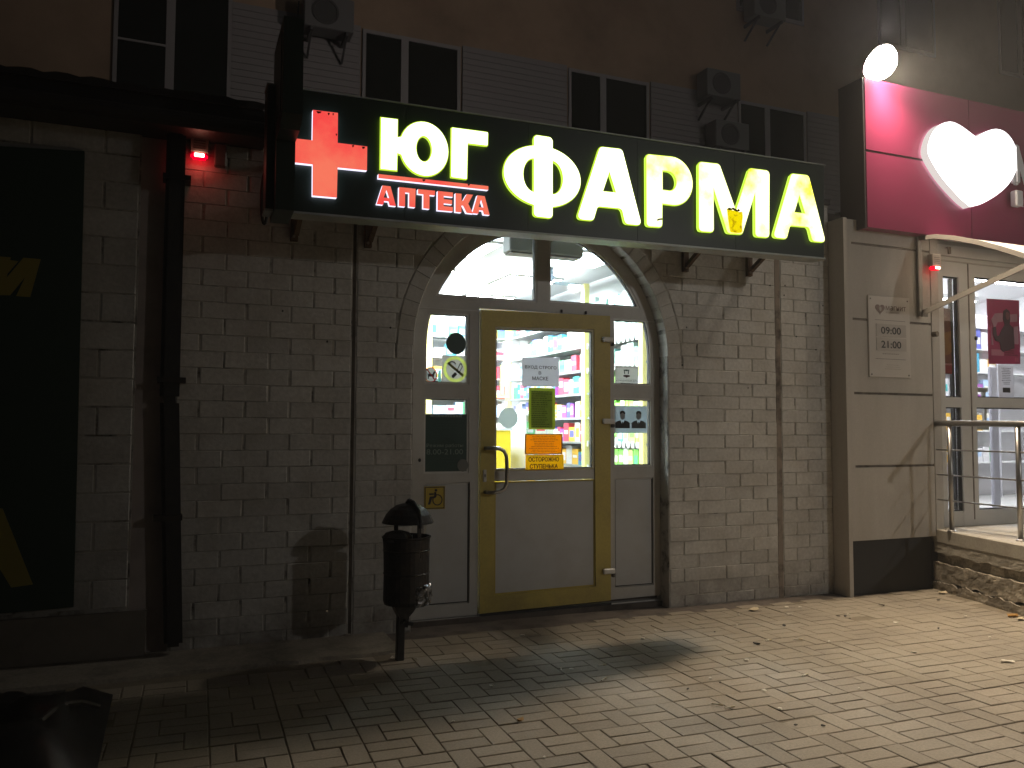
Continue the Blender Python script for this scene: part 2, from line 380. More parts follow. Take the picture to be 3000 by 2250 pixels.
def text(name, body, x, z, w, h, y, mat, parent=None, bold=0.0, depth=0.002, align='L', shear=0.0):
    """lettering fitted into width w and height h, standing in the XZ plane at depth y"""
    cu = bpy.data.curves.new(name, 'FONT'); cu.body = body; cu.size = 1.0; cu.extrude = 0.0; cu.resolution_u = 3; cu.shear = shear
    me = to_mesh(cu, name); bpy.data.curves.remove(cu)
    if len(me.vertices) == 0: return None
    xs = [v.co.x for v in me.vertices]; ys = [v.co.y for v in me.vertices]
    sx = w/(max(xs)-min(xs)) if w else h/(max(ys)-min(ys)); sz = h/(max(ys)-min(ys)); x0, y0 = min(xs), min(ys)
    base = [(x+(v.co.x-x0)*sx, z+(v.co.y-y0)*sz) for v in me.vertices]; fcs = [tuple(p.vertices) for p in me.polygons]; bpy.data.meshes.remove(me)
    b = bold*h*1.1; offs = [(0, 0)] if bold <= 0 else [(0, 0), (-b, 0), (b, 0), (0, b*0.8), (0, -b*0.8)]
    vs = []; fs = []
    for k_, (ox, oz) in enumerate(offs):
        n_ = len(vs); vs += [(px+ox, y-0.00015*k_, pz+oz) for px, pz in base]; fs += [tuple(i+n_ for i in fc_) for fc_ in fcs]
    me = mesh(name, vs, fs, mat)
    return obj(name, me, parent)
def dash_lines(name, x0, x1, z1, z0, rows, y, mat, parent, fill=0.9, hh=0.4, seed=1, center=True):
    """rows of unreadably small print: short raised strips of ink"""
    q = random.Random(seed); mb = MB(); dz = (z1-z0)/rows
    for i in range(rows):
        zc = z1-dz*(i+0.5); L = (x1-x0)*q.uniform(fill*0.6, fill); xs = (x0+x1)/2-L/2 if center else x0
        x = xs
        while x < xs+L:
            w = q.uniform(0.006, 0.03)*max(0.4, (x1-x0)/0.28); w = min(w, xs+L-x+0.001)
            mb.poly([(x, y, zc-dz*hh/2), (x+w, y, zc-dz*hh/2), (x+w, y, zc+dz*hh/2), (x, y, zc+dz*hh/2)]); x += w+0.004
    return mb.build(name, mat, parent)

hzm, hn, hout = M('glare_haze')
hv = N(hn, 'ShaderNodeVolumePrincipled'); hv.inputs['Color'].default_value = (0.9, 0.9, 0.92, 1); hv.inputs['Density'].default_value = 0.0034
hv.inputs['Anisotropy'].default_value = 0.0
hn.links.new(hv.outputs[0], hout.inputs['Volume'])
hz = MB().box(-45, 65, -65, 35, GZ-1.6, 17.0).build('glare_haze_box', hzm); hz['kind'] = 'stuff'  # thin volume added so the lamp's lens glare shows as a glow

# ================================================================== THE GROUND
g = struct(MB().box(-40, 60, -60, 30, GZ-0.6, GZ-0.012).build('ground', asphalt_m))
bed = struct(MB().box(-0.45, 9.0, -4.6, 0.0, GZ-0.011, GZ-0.0045).build('joint_sand_bed', sand_m))
# paving blocks in a basket pattern of one upright and two laid flat
PL, PW, GAP = 0.2035, 0.1, 0.0055
def chamfer_block(name, lx, ly, lz, ch, q, mat):
    v = []
    def ring(ix, z, jit=0.0):
        for sx, sy in ((-1, -1), (1, -1), (1, 1), (-1, 1)):
            v.append((sx*(lx/2-ix)+q.uniform(-jit, jit), sy*(ly/2-ix)+q.uniform(-jit, jit), z+q.uniform(-jit, jit)*0.5))
    ring(0, -lz); ring(0, -ch, 0.0009); ring(ch*1.3, 0.0, 0.0010)
    fcs = []
    for a in (0, 4):
        for i in range(4): fcs.append((a+i, a+(i+1) % 4, a+4+(i+1) % 4, a+4+i))
    fcs.append((8, 9, 10, 11))
    return mesh(name, v, fcs, mat)
q = random.Random(3)
pv_flat = [chamfer_block('paver', PL-GAP, PW-GAP, 0.05, 0.0024, q, paver_m) for _ in range(8)]
pv_up = [chamfer_block('paver', PW-GAP, PL-GAP, 0.05, 0.0024, q, paver_m) for _ in range(8)]
tilt = radians(1.8); ca, sa = cos(tilt), sin(tilt)
pav = struct(thing('block_paving', None, None, (1.7, -2.0, GZ)))
spots = []
PX = PL+PW
for row in range(-14, 13):
    off = 0.0 if row % 2 == 0 else -PW
    for k in range(-10, 28):
        x = k*PX+off; y = row*PL
        spots.append((x+PW/2, y+PL/2, 1))
        spots.append((x+PW+PL/2, y+PW/2, 0)); spots.append((x+PW+PL/2, y+PW*1.5, 0))
def in_platform(x, y): return x > 5.64+0.34*(y+1.15)-0.0 and y > -9
cand = []
for (lx, ly, up) in spots:
    x = 1.698 + lx*ca + ly*sa; y = -1.80 - lx*sa + ly*ca + 0.02*lx
    if y > -0.135 or y < -4.4 or x < -0.38 or x > 8.7: continue
    if x < 1.32 and y > -0.52: continue
    if in_platform(x, y) and y > -3.5: continue
    d = Vector((x, y-CY, GZ-CH))
    cz = d.dot(f); px = 512+828.4*d.dot(r)/cz; py = 384-828.4*d.dot(u)/cz if cz > 0.3 else 9999
    vis = cz > 0.3 and -30 < px < 1054 and py < 800
    bright = (x > 0.6 or y < -1.7)
    cand.append((0 if (vis and bright) else 1, d.length, x, y, up))
cand.sort()
rest = MB()
for i, (pr, dd, x, y, up) in enumerate(cand):
    mesh_ = (pv_up if up else pv_flat)[q.randrange(8)]
    z = GZ + q.uniform(-0.0013, 0.0013) - (0.003 if q.random() < 0.03 else 0) + 0.004*noise.noise(Vector((x*0.9, y*0.9, 3)))
    rot = -tilt + radians(q.uniform(-0.7, 0.7))
    if i < 300:
        o = obj('paver', mesh_, pav, (x, y, z))
        o.rotation_euler = (radians(q.uniform(-0.5, 0.5)), radians(q.uniform(-0.5, 0.5)), rot)
    else:
        b = len(rest.v); cr, sr = cos(rot), sin(rot)
        for v in mesh_.vertices: rest.v.append((x+v.co.x*cr-v.co.y*sr, y+v.co.x*sr+v.co.y*cr, z+v.co.z))
        for p in mesh_.polygons: rest.f.append(tuple(b+k for k in p.vertices)); rest.m.append(0)
# the joined rest gets its own colour variation by patch noise
paver_rest_m = surf('concrete_paver_far', (0.27, 0.235, 0.18), 0.85, dirt=(0.18, 0.155, 0.12), dirt_amt=0.9, dirt_scale=1.6, bump=0.45, bump_scale=150, fine=0.18, fine_scale=90)
o = rest.build('paver_field', paver_rest_m, pav); o['kind'] = 'stuff'
# mortared apron at the foot of the left pier, broken edge
mb = MB(); pts = [(-0.25, -0.02)]
xs = [-3.01+0.12*i for i in range(37)]
edge = [(x, -0.46-0.05*noise.noise(Vector((x*3.1, 0, 1)))-0.03*noise.noise(Vector((x*9, 5, 1)))) for x in xs]
n0 = len(mb.v)
for (x, y) in edge: mb.v += [(x, 0.02, GZ+0.022), (x, y+0.02, GZ+0.014+0.006*noise.noise(Vector((x*8, 1, 1)))), (x, y, GZ-0.012)]
for i in range(len(edge)-1):
    a = n0+3*i
    mb.f += [(a, a+1, a+4, a+3), (a+1, a+2, a+5, a+4)]; mb.m += [0, 0]
struct(mb.build('concrete_apron', conc_m))
# dark strip painted in for the shade along the foot of the wall
mb = MB(); n0 = 0; xs = [1.32+0.1*i for i in range(48)]
for x in xs:
    e = -0.15-0.05*noise.noise(Vector((x*2.3, 4, 0)))-0.03*noise.noise(Vector((x*8, 2, 0)))
    mb.v += [(x, 0.14, GZ+0.004), (x, e+0.05, GZ+0.004), (x, e, GZ-0.004)]
for i in range(len(xs)-1):
    a = 3*i; mb.f += [(a, a+1, a+4, a+3), (a+1, a+2, a+5, a+4)]; mb.m += [0, 0]
struct(mb.build('painted_shade_strip', darkplaster_m))

# ================================================================== PHARMACY FRONT WALL
OX, OZ, OR, RO = 2.48, 1.99, 0.99, 1.105        # arched doorway: centre, springing, radius, outer radius of its brick ring
TOP = 3.32
wall = thing('brick_wall', 'white painted brick wall round the arched pharmacy doorway, behind the green lightbox sign', 'brick wall', (2.5, 0.1, GZ))
arch = [(OX+OR*cos(a), OZ+OR*sin(a)) for a in [pi*i/40 for i in range(41)]]
# mortar core (recessed behind the brick faces)
core = shape('mortar', [[(0.02, GZ-0.05), (OX-OR, GZ-0.05)] + list(reversed(arch)) + [(OX+OR, GZ-0.05), (5.055, GZ-0.05), (5.055, TOP), (0.02, TOP)]], 0.0058, 0.25, mortar_m, wall)
def brick_mesh(w, h, dep, q, cutl=None, cutr=None, mat=brick_m, name='brick'):
    """brick with a soft painted arris; cutl/cutr = (x at bottom, x at top) offsets for bricks cut along the arch"""
    l0, l1 = cutl or (0, 0); r0_, r1 = cutr or (w, w)
    base = [(l0, 0), (r0_, 0), (r1, h), (l1, h)]
    cx = sum(p[0] for p in base)/4; cz = h/2
    v = []
    def ring(ins, y, jit):
        for px, pz in base:
            dx = ins*1.3 if px < cx else -ins*1.3; dz = (ins if pz < cz else -ins)*0.55
            v.append((px+dx+q.uniform(-jit, jit), y, pz+dz+q.uniform(-jit, jit)))
    ring(0, dep, 0); ring(0.0, 0.0036, 0.0012); ring(0.0042, 0.0, 0.0018)
    fc = []
    for a in (0, 4):
        for i in range(4): fc.append((a+i, a+(i+1) % 4, a+4+(i+1) % 4, a+4+i))
    fc.append((8, 9, 10, 11))
    me = mesh(name, v, fc, mat)
    return me
stock = {}
def stock_brick(w, h, dep, q):
    key = (round(w, 3), round(h, 3), round(dep, 3)); L = stock.setdefault(key, [])
    if len(L) < 5: L.append(brick_mesh(w, h, dep, q))
    return L[q.randrange(len(L))]
def ringx(z, side):
    if z >= OZ+RO: return OX
    dz = max(0.0, z-OZ); dx = sqrt(max(0, RO*RO-dz*dz))
    return OX-dx if side < 0 else OX+dx
even_L = [0.03, 0.298, 0.564, 0.832, 1.078, 'g', 1.102, 1.238, 1.49]; odd_L = [0.03, 0.159, 0.423, 0.691, 0.96, 1.078, 'g', 1.102, 1.369, 1.49]
even_R = [3.47, 3.733, 4.119, 4.383, 4.487, 'g', 4.537, 4.673, 4.942, 5.052]; odd_R = [3.47, 3.60, 3.981, 4.246, 4.487, 'g', 4.537, 4.80, 5.052]
HJ, VJ = 0.0030, 0.0115
bricks = []
for i in range(1, 33):
    z0 = i*0.1; z1 = z0+0.1; ev = i % 2 == 0
    if i == 1: z0 = GZ+0.012
    L = list(even_L if ev else odd_L); R = list(even_R if ev else odd_R)
    seq = []
    if z0 < OZ+0.02:
        seq = L + ['open'] + R
    else:
        mid = []; x = 1.49+(0.13 if ev else 0.0)
        while x < 3.44: mid.append(x); x += 0.262
        seq = L[:-1] + mid + R
        if not ev: seq = L[:-1] + mid + R[1:]
    prev = None; skip = False
    for s in seq:
        if s == 'g' or s == 'open': prev = None; continue
        if prev is not None and s-prev > 0.03: bricks.append((prev, s, z0, z1, i))
        prev = s
nb = 0; restb = MB()
for (xa, xb, z0, z1, i) in bricks:
    w = xb-xa-VJ*rnd.uniform(0.75, 1.15); h = z1-z0-HJ*rnd.uniform(0.8, 1.3); x0 = xa+VJ*0.5+rnd.uniform(-0.003, 0.003); zz = z0+HJ*0.5
    dep = 0.022
    if z1 < OZ+0.11 and (abs(xb-1.49) < 0.001 or abs(xa-3.47) < 0.001): dep = 0.118
    cl = cr = None
    if z0 >= OZ-0.02:
        a0, a1 = ringx(zz, -1), ringx(zz+h, -1); b0, b1 = ringx(zz, 1), ringx(zz+h, 1)
        if z0 < OZ+RO:
            if x0 < OX:
                if x0 > max(a0, a1)-0.025 and x0 < 2*OX-a0 and x0 > min(a0, a1)-0.02: 
                    if x0+w < max(b0, b1): continue
                if x0+w > min(a0, a1) and x0 < a0:
                    cr = (min(w, a0-x0-0.006), min(w, a1-x0-0.006))
                    if min(cr) < 0.02: continue
            if x0+w > OX and x0+w > min(b0, b1):
                if x0 < max(b0, b1):
                    cl = (max(0, b0-x0+0.006), max(0, b1-x0+0.006))
                    if w-max(cl) < 0.02: continue
            if cl is None and cr is None and x0 > a0-0.01 and x0+w < b0+0.01 and z0 < OZ+RO-0.1: continue
            if cl is None and cr is None and z0 < OZ+RO and x0+w > a1 and x0 < b1 and z0 < OZ+RO: continue
    vis = z1 < 2.80
    if vis and nb < 258:
        me = brick_mesh(w, h, dep, rnd, cl, cr) if (cl or cr) else stock_brick(round(w, 2), round(h, 3), dep, rnd)
        o = obj('brick', me, core, (x0, rnd.uniform(-0.0022, 0.0024), zz)); nb += 1
        if not (cl or cr): o.scale.x = w/round(w, 2); o.rotation_euler = (0, radians(rnd.uniform(-0.25, 0.25)), radians(rnd.uniform(-0.4, 0.4)))
    else:
        me = brick_mesh(w, h, dep, rnd, cl, cr); b = len(restb.v)
        for v in me.vertices: restb.v.append((x0+v.co.x, v.co.y, zz+v.co.z))
        for p in me.polygons: restb.f.append(tuple(b+k for k in p.vertices)); restb.m.append(0)
o = restb.build('brick_courses', brick_m, core); o['kind'] = 'stuff'
# ring of radial bricks
NS = 33
for k in range(NS):
    a0 = pi*k/NS+0.0007; a1 = pi*(k+1)/NS-0.0007
    if abs((a0+a1)/2-pi/2) < 0.42: pass
    v = []
    jit = rnd.uniform(-0.002, 0.002)
    for (ri, ro, y, ia) in ((OR, RO-0.003, 0.118, 0), (OR, RO-0.003, 0.002+jit*0.5, 0), (OR+0.004, RO-0.006, -0.001+jit*0.5, 0.0025)):
        for rr, aa in ((ri, a0+ia), (ro, a0+ia), (ro, a1-ia), (ri, a1-ia)):
            v.append((OX+rr*cos(aa), y, OZ+rr*sin(aa)))
    fc = []
    for a in (0, 4):
        for i in range(4): fc.append((a+i, a+(i+1) % 4, a+4+(i+1) % 4, a+4+i))
    fc.append((8, 9, 10, 11))
    obj('arch_brick', mesh('arch_brick', v, fc, ring_m), core)
MB().box(4.489, 4.535, 0.003, 0.007, GZ, TOP).build('movement_joint', groove_m, wall)
MB().box(1.080, 1.100, 0.0045, 0.0058, GZ, TOP).build('movement_joint', groove2_m, wall)
MB().box(-0.0, 5.06, -0.02, 0.28, TOP, TOP+0.04).build('coping', roof_m, wall)
MB().prism([(1.02, GZ), (1.13, GZ), (1.10, GZ+0.03), (1.06, GZ+0.035)], -0.02, 0.0).build('grout_lump', conc_m, wall, bevel=0.008)
# steel conduit pieces and wall plugs
mb = MB()
for (x, z) in ((4.44, 2.60), (4.59, 2.61), (4.98, 2.47), (4.93, 2.30), (4.90, 2.10), (3.64, 2.22), (4.58, 2.53), (4.70, 2.20), (3.60, 1.93), (4.21, 1.77), (1.33, 2.10), (0.64, 2.17), (0.92, 1.99)):
    mb.prism(ellipse(x, z, 0.006, 0.007, 7), -0.002, 0.004)
mb.build('wall_plug_holes', gasket_m, wall)

# roof behind and shop shell (keeps the room closed)
shell = thing('shop_building', 'flat roofed single storey shop block behind the brick front', 'building', (2.5, 2.5, GZ))
MB().box(-0.35, 6.0, 0.25, 5.25, 3.22, 3.34).build('roof', roof_m, shell)
MB().box(-0.35, -0.25, 0.25, 5.1, GZ-0.05, 3.22).build('side_wall', white_int, shell)
MB().box(4.42, 4.50, 0.25, 5.1, GZ-0.05, 3.22).build('side_wall', white_int, shell)
MB().box(-0.35, 4.5, 5.1, 5.2, GZ-0.05, 3.22).build('back_wall', white_int, shell)
MB().box(-0.25, 4.42, 0.25, 5.1, 3.12, 3.16).build('ceiling', white_int, shell)
MB().box(-0.25, 4.42, 0.12, 5.1, GZ+0.0, GZ+0.05).build('shop_floor', floor_int, shell)
MB().box(-0.25, 1.44, 0.251, 0.26, GZ, 3.12).box(3.52, 4.42, 0.251, 0.26, GZ, 3.12).box(1.44, 3.52, 0.251, 0.26, 2.99, 3.12).build('inner_wall', white_int, shell)

# ================================================================== DOORWAY
FY = 0.12
ent = thing('shop_entrance', 'arched white plastic shopfront with fanlight and side lights round the ochre door', 'entrance', (2.5, FY, GZ))
fo = [(2.48+1.02*cos(a), 1.985+1.02*sin(a)) for a in [pi*i/36 for i in range(37)]]
def arcpts(R, a0, a1, n=22, cx=2.49, cz=2.0): return [(cx+R*cos(a0+(a1-a0)*i/n), cz+R*sin(a0+(a1-a0)*i/n)) for i in range(n+1)]
Rg = 0.89
aL = pi-math.asin((2.352-2.0)/Rg); aR = math.asin((2.362-2.0)/Rg)
cutL = math.acos((2.440-2.49)/Rg); cutR = math.acos((2.538-2.49)/Rg)
fanL = [(2.440, 2.352)] + [(2.440, 2.0+Rg*sin(cutL))] + arcpts(Rg, cutL, aL)[1:]
fanR = [(2.538, 2.360)] + [(2.49+Rg*cos(aR), 2.362)] + arcpts(Rg, aR, cutR)[1:]
def sideL(z0, z1, x1): 
    xl = lambda z: 2.49-sqrt(max(0, 0.89**2-max(0, z-2.0)**2)) if z > 2.0 else 1.60
    zz = [z0+(z1-z0)*i/6 for i in range(7)]
    return [(x1, z0), (x1, z1)] + [(xl(z), z) for z in reversed(zz)]
def sideR(z0, z1, x0):
    xr = lambda z: 2.515+sqrt(max(0, 0.89**2-max(0, z-2.0)**2)) if z > 2.0 else 3.405
    zz = [z0+(z1-z0)*i/6 for i in range(7)]
    return [(x0, z1), (x0, z0)] + [(xr(z), z) for z in zz]
Lu, Ll = sideL(1.745, 2.242, 1.924), rect(1.60, 1.924, 1.133, 1.655)
Ru, Rl = sideR(1.770, 2.276, 3.068), rect(3.068, 3.405, 1.158, 1.676)
Lp, Rp = rect(1.612, 1.935, 0.245, 1.07), rect(3.076, 3.41, 0.27, 1.075)
doorhole = rect(1.995, 3.040, 0.0, 2.287)
outer = [(1.46, 0.155), (1.995, 0.155), (1.995, 2.287), (3.040, 2.287), (3.040, 0.185), (3.50, 0.19)] + fo
shape('entrance_frame', [outer, fanL, fanR, Lu, Ll, Ru, Rl, Lp, Rp], FY, FY+0.07, pvc_m, ent)
def inset(loop, d):
    n = len(loop); cx = sum(p[0] for p in loop)/n; cz = sum(p[1] for p in loop)/n; out = []
    area = sum(loop[i][0]*loop[(i+1) % n][1]-loop[(i+1) % n][0]*loop[i][1] for i in range(n))
    s = 1 if area > 0 else -1
    for i in range(n):
        p0, p1, p2 = Vector(loop[i-1]), Vector(loop[i]), Vector(loop[(i+1) % n])
        e1 = (p1-p0).normalized(); e2 = (p2-p1).normalized()
        n1 = Vector((-e1.y, e1.x))*s; n2 = Vector((-e2.y, e2.x))*s
        b = n1+n2
        if b.length < 1e-4: out.append(tuple(p1+n1*d)); continue
        b.normalize(); k = d/max(0.35, b.dot(n1)); out.append(tuple(p1+b*k))
    return out
for nm, lp in (('fanlight_bead', fanL), ('fanlight_bead', fanR), ('side_light_bead', Lu), ('side_light_bead', Ll), ('side_light_bead', Ru), ('side_light_bead', Rl)):
    shape(nm, [lp, inset(lp, 0.013)], FY+0.006, FY+0.05, pvc2_m, ent)
    shape('gasket', [inset(lp, 0.0132), inset(lp, 0.0185)], FY+0.016, FY+0.045, gasket_m, ent)
    shape('pane', [inset(lp, 0.015)], FY+0.028, FY+0.034, glass_m, ent)
for lp in (Lp, Rp):
    shape('infill_panel', [inset(lp, 0.012)], FY+0.010, FY+0.03, panel_m, ent)
    shape('panel_gasket', [inset(lp, 0.0), inset(lp, 0.0118)], FY+0.016, FY+0.04, pvc2_m, ent)
    mb = MB(); x0, z0 = lp[0]; x1, z1 = lp[2]
    mb.box(x1-0.012, x1-0.006, FY+0.006, FY+0.012, z0+0.01, z1-0.01).box(x0+0.01, x1-0.01, FY+0.006, FY+0.012, z0+0.006, z0+0.012)
    mb.build('painted_shade_line', gasket_m, ent)  # black strips draw the shade along the panel's right and bottom edges
MB().box(1.50, 3.47, FY-0.006, FY+0.0, 2.262, 2.268).build('frame_bead', pvc2_m, ent)
MB().box(1.46, 3.50, FY-0.02, FY+0.12, GZ-0.02, 0.150).box(1.46, 3.50, FY+0.055, FY+0.13, 0.1501, 0.205).build('threshold', darkplaster_m, ent)
for x in (2.635, 2.835): MB().box(x-0.006, x+0.006, FY-0.012, FY-0.0, 2.290, 2.312).build('frame_clip', gasket_m, ent)
MB().prism(ellipse(1.572, 1.225, 0.010, 0.013, 12), FY-0.003, FY+0.002).build('lock_hole', gasket_m, ent)

door = thing('shop_door', 'ochre framed glazed door with white lower panel and curved pull handle', 'door', (2.52, FY-0.01, 0.17))
dl = rect(2.003, 3.030, 0.172, 2.280); dg_ = rect(2.108, 2.897, 1.143, 2.170); dp = rect(2.122, 2.904, 0.288, 1.070)
dframe_l = [dl, dg_, dp]
dm = [(2.003, 0.170), (3.030, 0.186), (3.030, 2.286), (2.003, 2.272)]
rail_mid = [(2.122, 1.075), (2.900, 1.078), (2.897, 1.143), (2.108, 1.140)]
shape('door_leaf', [dm, [(2.108, 0.284), (2.904, 0.296), (2.897, 2.180), (2.108, 2.160)]], FY-0.022, FY+0.05, yellow_m, door)
shape('mid_rail', [[(2.110, 1.072), (2.902, 1.075), (2.902, 1.145), (2.110, 1.142)]], FY-0.010, FY+0.04, pvc2_m, door)
dgl = [(2.110, 1.143), (2.897, 1.146), (2.895, 2.176), (2.110, 2.157)]
shape('glazing_bead', [dgl, inset(dgl, 0.012)], FY-0.014, FY+0.03, surf('bead_cream', (0.55, 0.50, 0.33), 0.4), door)
shape('gasket', [inset(dgl, 0.0122), inset(dgl, 0.018)], FY-0.004, FY+0.026, gasket_m, door)
shape('glass_pane', [inset(dgl, 0.014)], FY+0.006, FY+0.012, glass_m, door)
dpn = [(2.112, 0.288), (2.902, 0.298), (2.902, 1.071), (2.112, 1.068)]
shape('lower_panel', [inset(dpn, 0.010)], FY-0.008, FY+0.02, panel_m, door)
shape('panel_bead', [dpn, inset(dpn, 0.0098)], FY-0.012, FY+0.02, surf('bead_ochre', (0.40, 0.31, 0.06), 0.5), door)
hp = [(2.040, FY-0.022, 1.305), (2.042, FY-0.075, 1.305), (2.075, FY-0.088, 1.305), (2.118, FY-0.088, 1.302), (2.150, FY-0.088, 1.286), (2.170, FY-0.088, 1.250), (2.175, FY-0.088, 1.15), (2.172, FY-0.088, 1.06), (2.152, FY-0.088, 1.022), (2.118, FY-0.088, 1.006), (2.075, FY-0.088, 1.001), (2.042, FY-0.075, 1.0), (2.040, FY-0.022, 1.0)]
MB().tube(hp, 0.0135, 12).build('handle', chrome_m, door, smooth=True)
MB().box(2.022, 2.046, FY-0.030, FY-0.022, 1.07, 1.155).build('lock_plate', pvc2_m, door, bevel=0.003)
MB().prism(ellipse(2.034, 1.115, 0.004, 0.011, 10), FY-0.033, FY-0.030).build('keyhole', gasket_m, door)
for z in (2.105, 1.497, 0.400):
    MB().box(2.958, 3.055, FY-0.050, FY-0.0225, z-0.018, z+0.020).build('hinge', pvc2_m, door, bevel=0.006)
    MB().box(3.036, 3.056, FY-0.045, FY-0.012, z-0.045, z-0.019).build('hinge_pin', greyink_m, door, bevel=0.004)
MB().box(2.003, 3.035, FY-0.020, FY-0.012, 0.152, 0.168).build('door_sweep', gasket_m, door)

# ---- stickers and notices
Y1 = FY-0.004           # just in front of the door glass
YS = FY+0.010           # stickers inside the recess of the side lights
def notice(name, label, cat, loops, y, mat, t=0.002):
    n = thing(name, label, cat, (sum(p[0] for p in loops[0])/len(loops[0]), y, min(p[1] for p in loops[0])))
    shape('sheet', loops, y, y+t, mat, n); return n
n = notice('paper_notice', 'white paper notice with bold serif lettering taped highest on the door glass', 'notice', [[(2.323, 1.742), (2.616, 1.748), (2.613, 1.957), (2.322, 1.952)]], Y1, paper_m)
text('lettering', 'ВХОД СТРОГО', 2.345, 1.868, 0.248, 0.026, Y1-0.002, greyink_m, n, bold=0.035)
text('lettering', 'В', 2.452, 1.832, 0.020, 0.022, Y1-0.002, greyink_m, n, bold=0.035)
text('lettering', 'МАСКЕ', 2.402, 1.790, 0.125, 0.026, Y1-0.002, greyink_m, n, bold=0.035)
n = notice('lime_notice', 'narrow olive green sheet of dense print below the white paper notice', 'notice', [rect(2.375, 2.584, 1.436, 1.735), rect(2.395, 2.562, 1.448, 1.712)], Y1, limepaper_m)
shape('print_field', [rect(2.3952, 2.5618, 1.4482, 1.7118)], Y1, Y1+0.002, limedark_m, n)
dash_lines('small_print', 2.395, 2.562, 1.715, 1.45, 17, Y1-0.003, surf('olive_ink', (0.05, 0.06, 0.015), 0.8), n, 1.0, 0.35, 5, False)
n = notice('orange_notice', 'orange plate of small print with a dark rounded border on the door glass', 'notice', [rect(2.345, 2.643, 1.258, 1.405)], Y1, orange_m)
shape('border', [fillet(rect(2.346, 2.642, 1.259, 1.404), 0.008), fillet(rect(2.354, 2.634, 1.264, 1.398), 0.008)], Y1-0.002, Y1, surf('border_brown', (0.13, 0.06, 0.01), 0.6), n)
dash_lines('small_print', 2.362, 2.628, 1.392, 1.270, 10, Y1-0.0025, orange_ink, n, 0.9, 0.34, 9)
n = notice('step_warning_sign', 'mustard yellow plate with two dark words at the foot of the door glass', 'sign', [rect(2.345, 2.645, 1.146, 1.255)], FY-0.019, mustard_m)
text('lettering', 'ОСТОРОЖНО', 2.368, 1.207, 0.238, 0.031, FY-0.021, darkred_ink, n, bold=0.045)
text('lettering', 'СТУПЕНЬКА', 2.378, 1.158, 0.218, 0.031, FY-0.021, darkred_ink, n, bold=0.045)
tag(shape('round_film_sticker', [ellipse(2.219, 1.517, 0.072, 0.074, 36)], Y1, Y1+0.002, film_w), 'round frosted sticker beside the yellow counter on the door glass', 'sticker')
tag(shape('round_green_sticker', [ellipse(1.829, 2.030, 0.073, 0.076, 36)], YS, YS+0.002, greenfilm_m), 'round dark green sticker near the top of the left side light', 'sticker')
n = notice('no_smoking_sign', 'square sign with a crossed out cigarette in a pale lime ring', 'sign', [rect(1.727, 1.916, 1.752, 1.947), ellipse(1.825, 1.850, 0.088, 0.090, 40), ellipse(1.825, 1.850, 0.066, 0.068, 40)], YS, stick_m)
shape('ring', [ellipse(1.825, 1.850, 0.0878, 0.0898, 40), ellipse(1.825, 1.850, 0.0662, 0.0682, 40)], YS, YS+0.002, palelime_m, n)
shape('bar', [[(1.764, 1.888), (1.776, 1.902), (1.889, 1.812), (1.877, 1.798)]], YS-0.0015, YS, palelime_m, n)
shape('cigarette', [[(1.852, 1.822), (1.878, 1.868), (1.870, 1.892), (1.858, 1.894), (1.832, 1.838)], [(1.852, 1.832), (1.838, 1.840), (1.861, 1.885), (1.868, 1.882), (1.872, 1.868)]], YS-0.003, YS-0.002, ink_m, n)
shape('ember', [[(1.800, 1.792), (1.812, 1.788), (1.838, 1.816), (1.822, 1.830), (1.798, 1.806)]], YS-0.003, YS-0.002, ink_m, n)
shape('smoke', [ellipse(1.800, 1.880, 0.030, 0.026, 16, 0.2, 2.9) + ellipse(1.800, 1.876, 0.024, 0.021, 16, 2.9, 0.2)], YS-0.003, YS-0.002, greyink_m, n)
n = notice('no_dogs_sign', 'small round sign with a black dog struck out in red', 'sign', [ellipse(1.648, 1.807, 0.0398, 0.0458, 36)], YS, stick_m)
shape('ring', [ellipse(1.648, 1.807, 0.047, 0.053, 36), ellipse(1.648, 1.807, 0.040, 0.046, 36)], YS-0.002, YS, red_m, n)
shape('dog', [[(1.622, 1.818), (1.627, 1.812), (1.660, 1.812), (1.666, 1.826), (1.674, 1.834), (1.684, 1.822), (1.672, 1.812), (1.668, 1.778), (1.662, 1.778), (1.660, 1.794), (1.636, 1.794), (1.634, 1.778), (1.627, 1.778), (1.627, 1.800)]], YS-0.003, YS-0.002, ink_m, n)
shape('bar', [[(1.617, 1.840), (1.622, 1.846), (1.680, 1.774), (1.675, 1.768)]], YS-0.005, YS-0.003, red_m, n)
tag(shape('paper_strip', [rect(1.700, 1.722, 1.752, 1.842)], YS, YS+0.002, sheet_mat('aqua', (0.45, 0.75, 0.75), 0.5)), 'thin aqua strip between the dog sign and the cigarette sign', 'sticker')
YG = FY+0.008
n = notice('hours_poster', 'dark green opening hours poster filling the lower left side light', 'poster', [[(1.604, 1.138), (1.918, 1.138), (1.912, 1.541), (1.609, 1.539)]], YG, greenfilm_m)
dash_lines('small_print', 1.64, 1.88, 1.535, 1.515, 1, YG-0.002, palegreen_ink, n, 0.95, 0.7, 2)
dash_lines('small_print', 1.68, 1.86, 1.510, 1.438, 4, YG-0.002, surf('faint_green_ink', (0.03, 0.075, 0.055), 0.6), n, 0.9, 0.3, 3)
dash_lines('small_print', 1.68, 1.86, 1.385, 1.335, 3, YG-0.002, surf('faint_green_ink2', (0.025, 0.055, 0.045), 0.6), n, 0.9, 0.3, 4)
text('lettering', 'Режим работы', 1.622, 1.306, 0.262, 0.030, YG-0.002, palegreen_ink, n, bold=0.006)
text('lettering', '8.00-21.00', 1.622, 1.262, 0.262, 0.036, YG-0.002, palegreen_ink, n, bold=0.004)
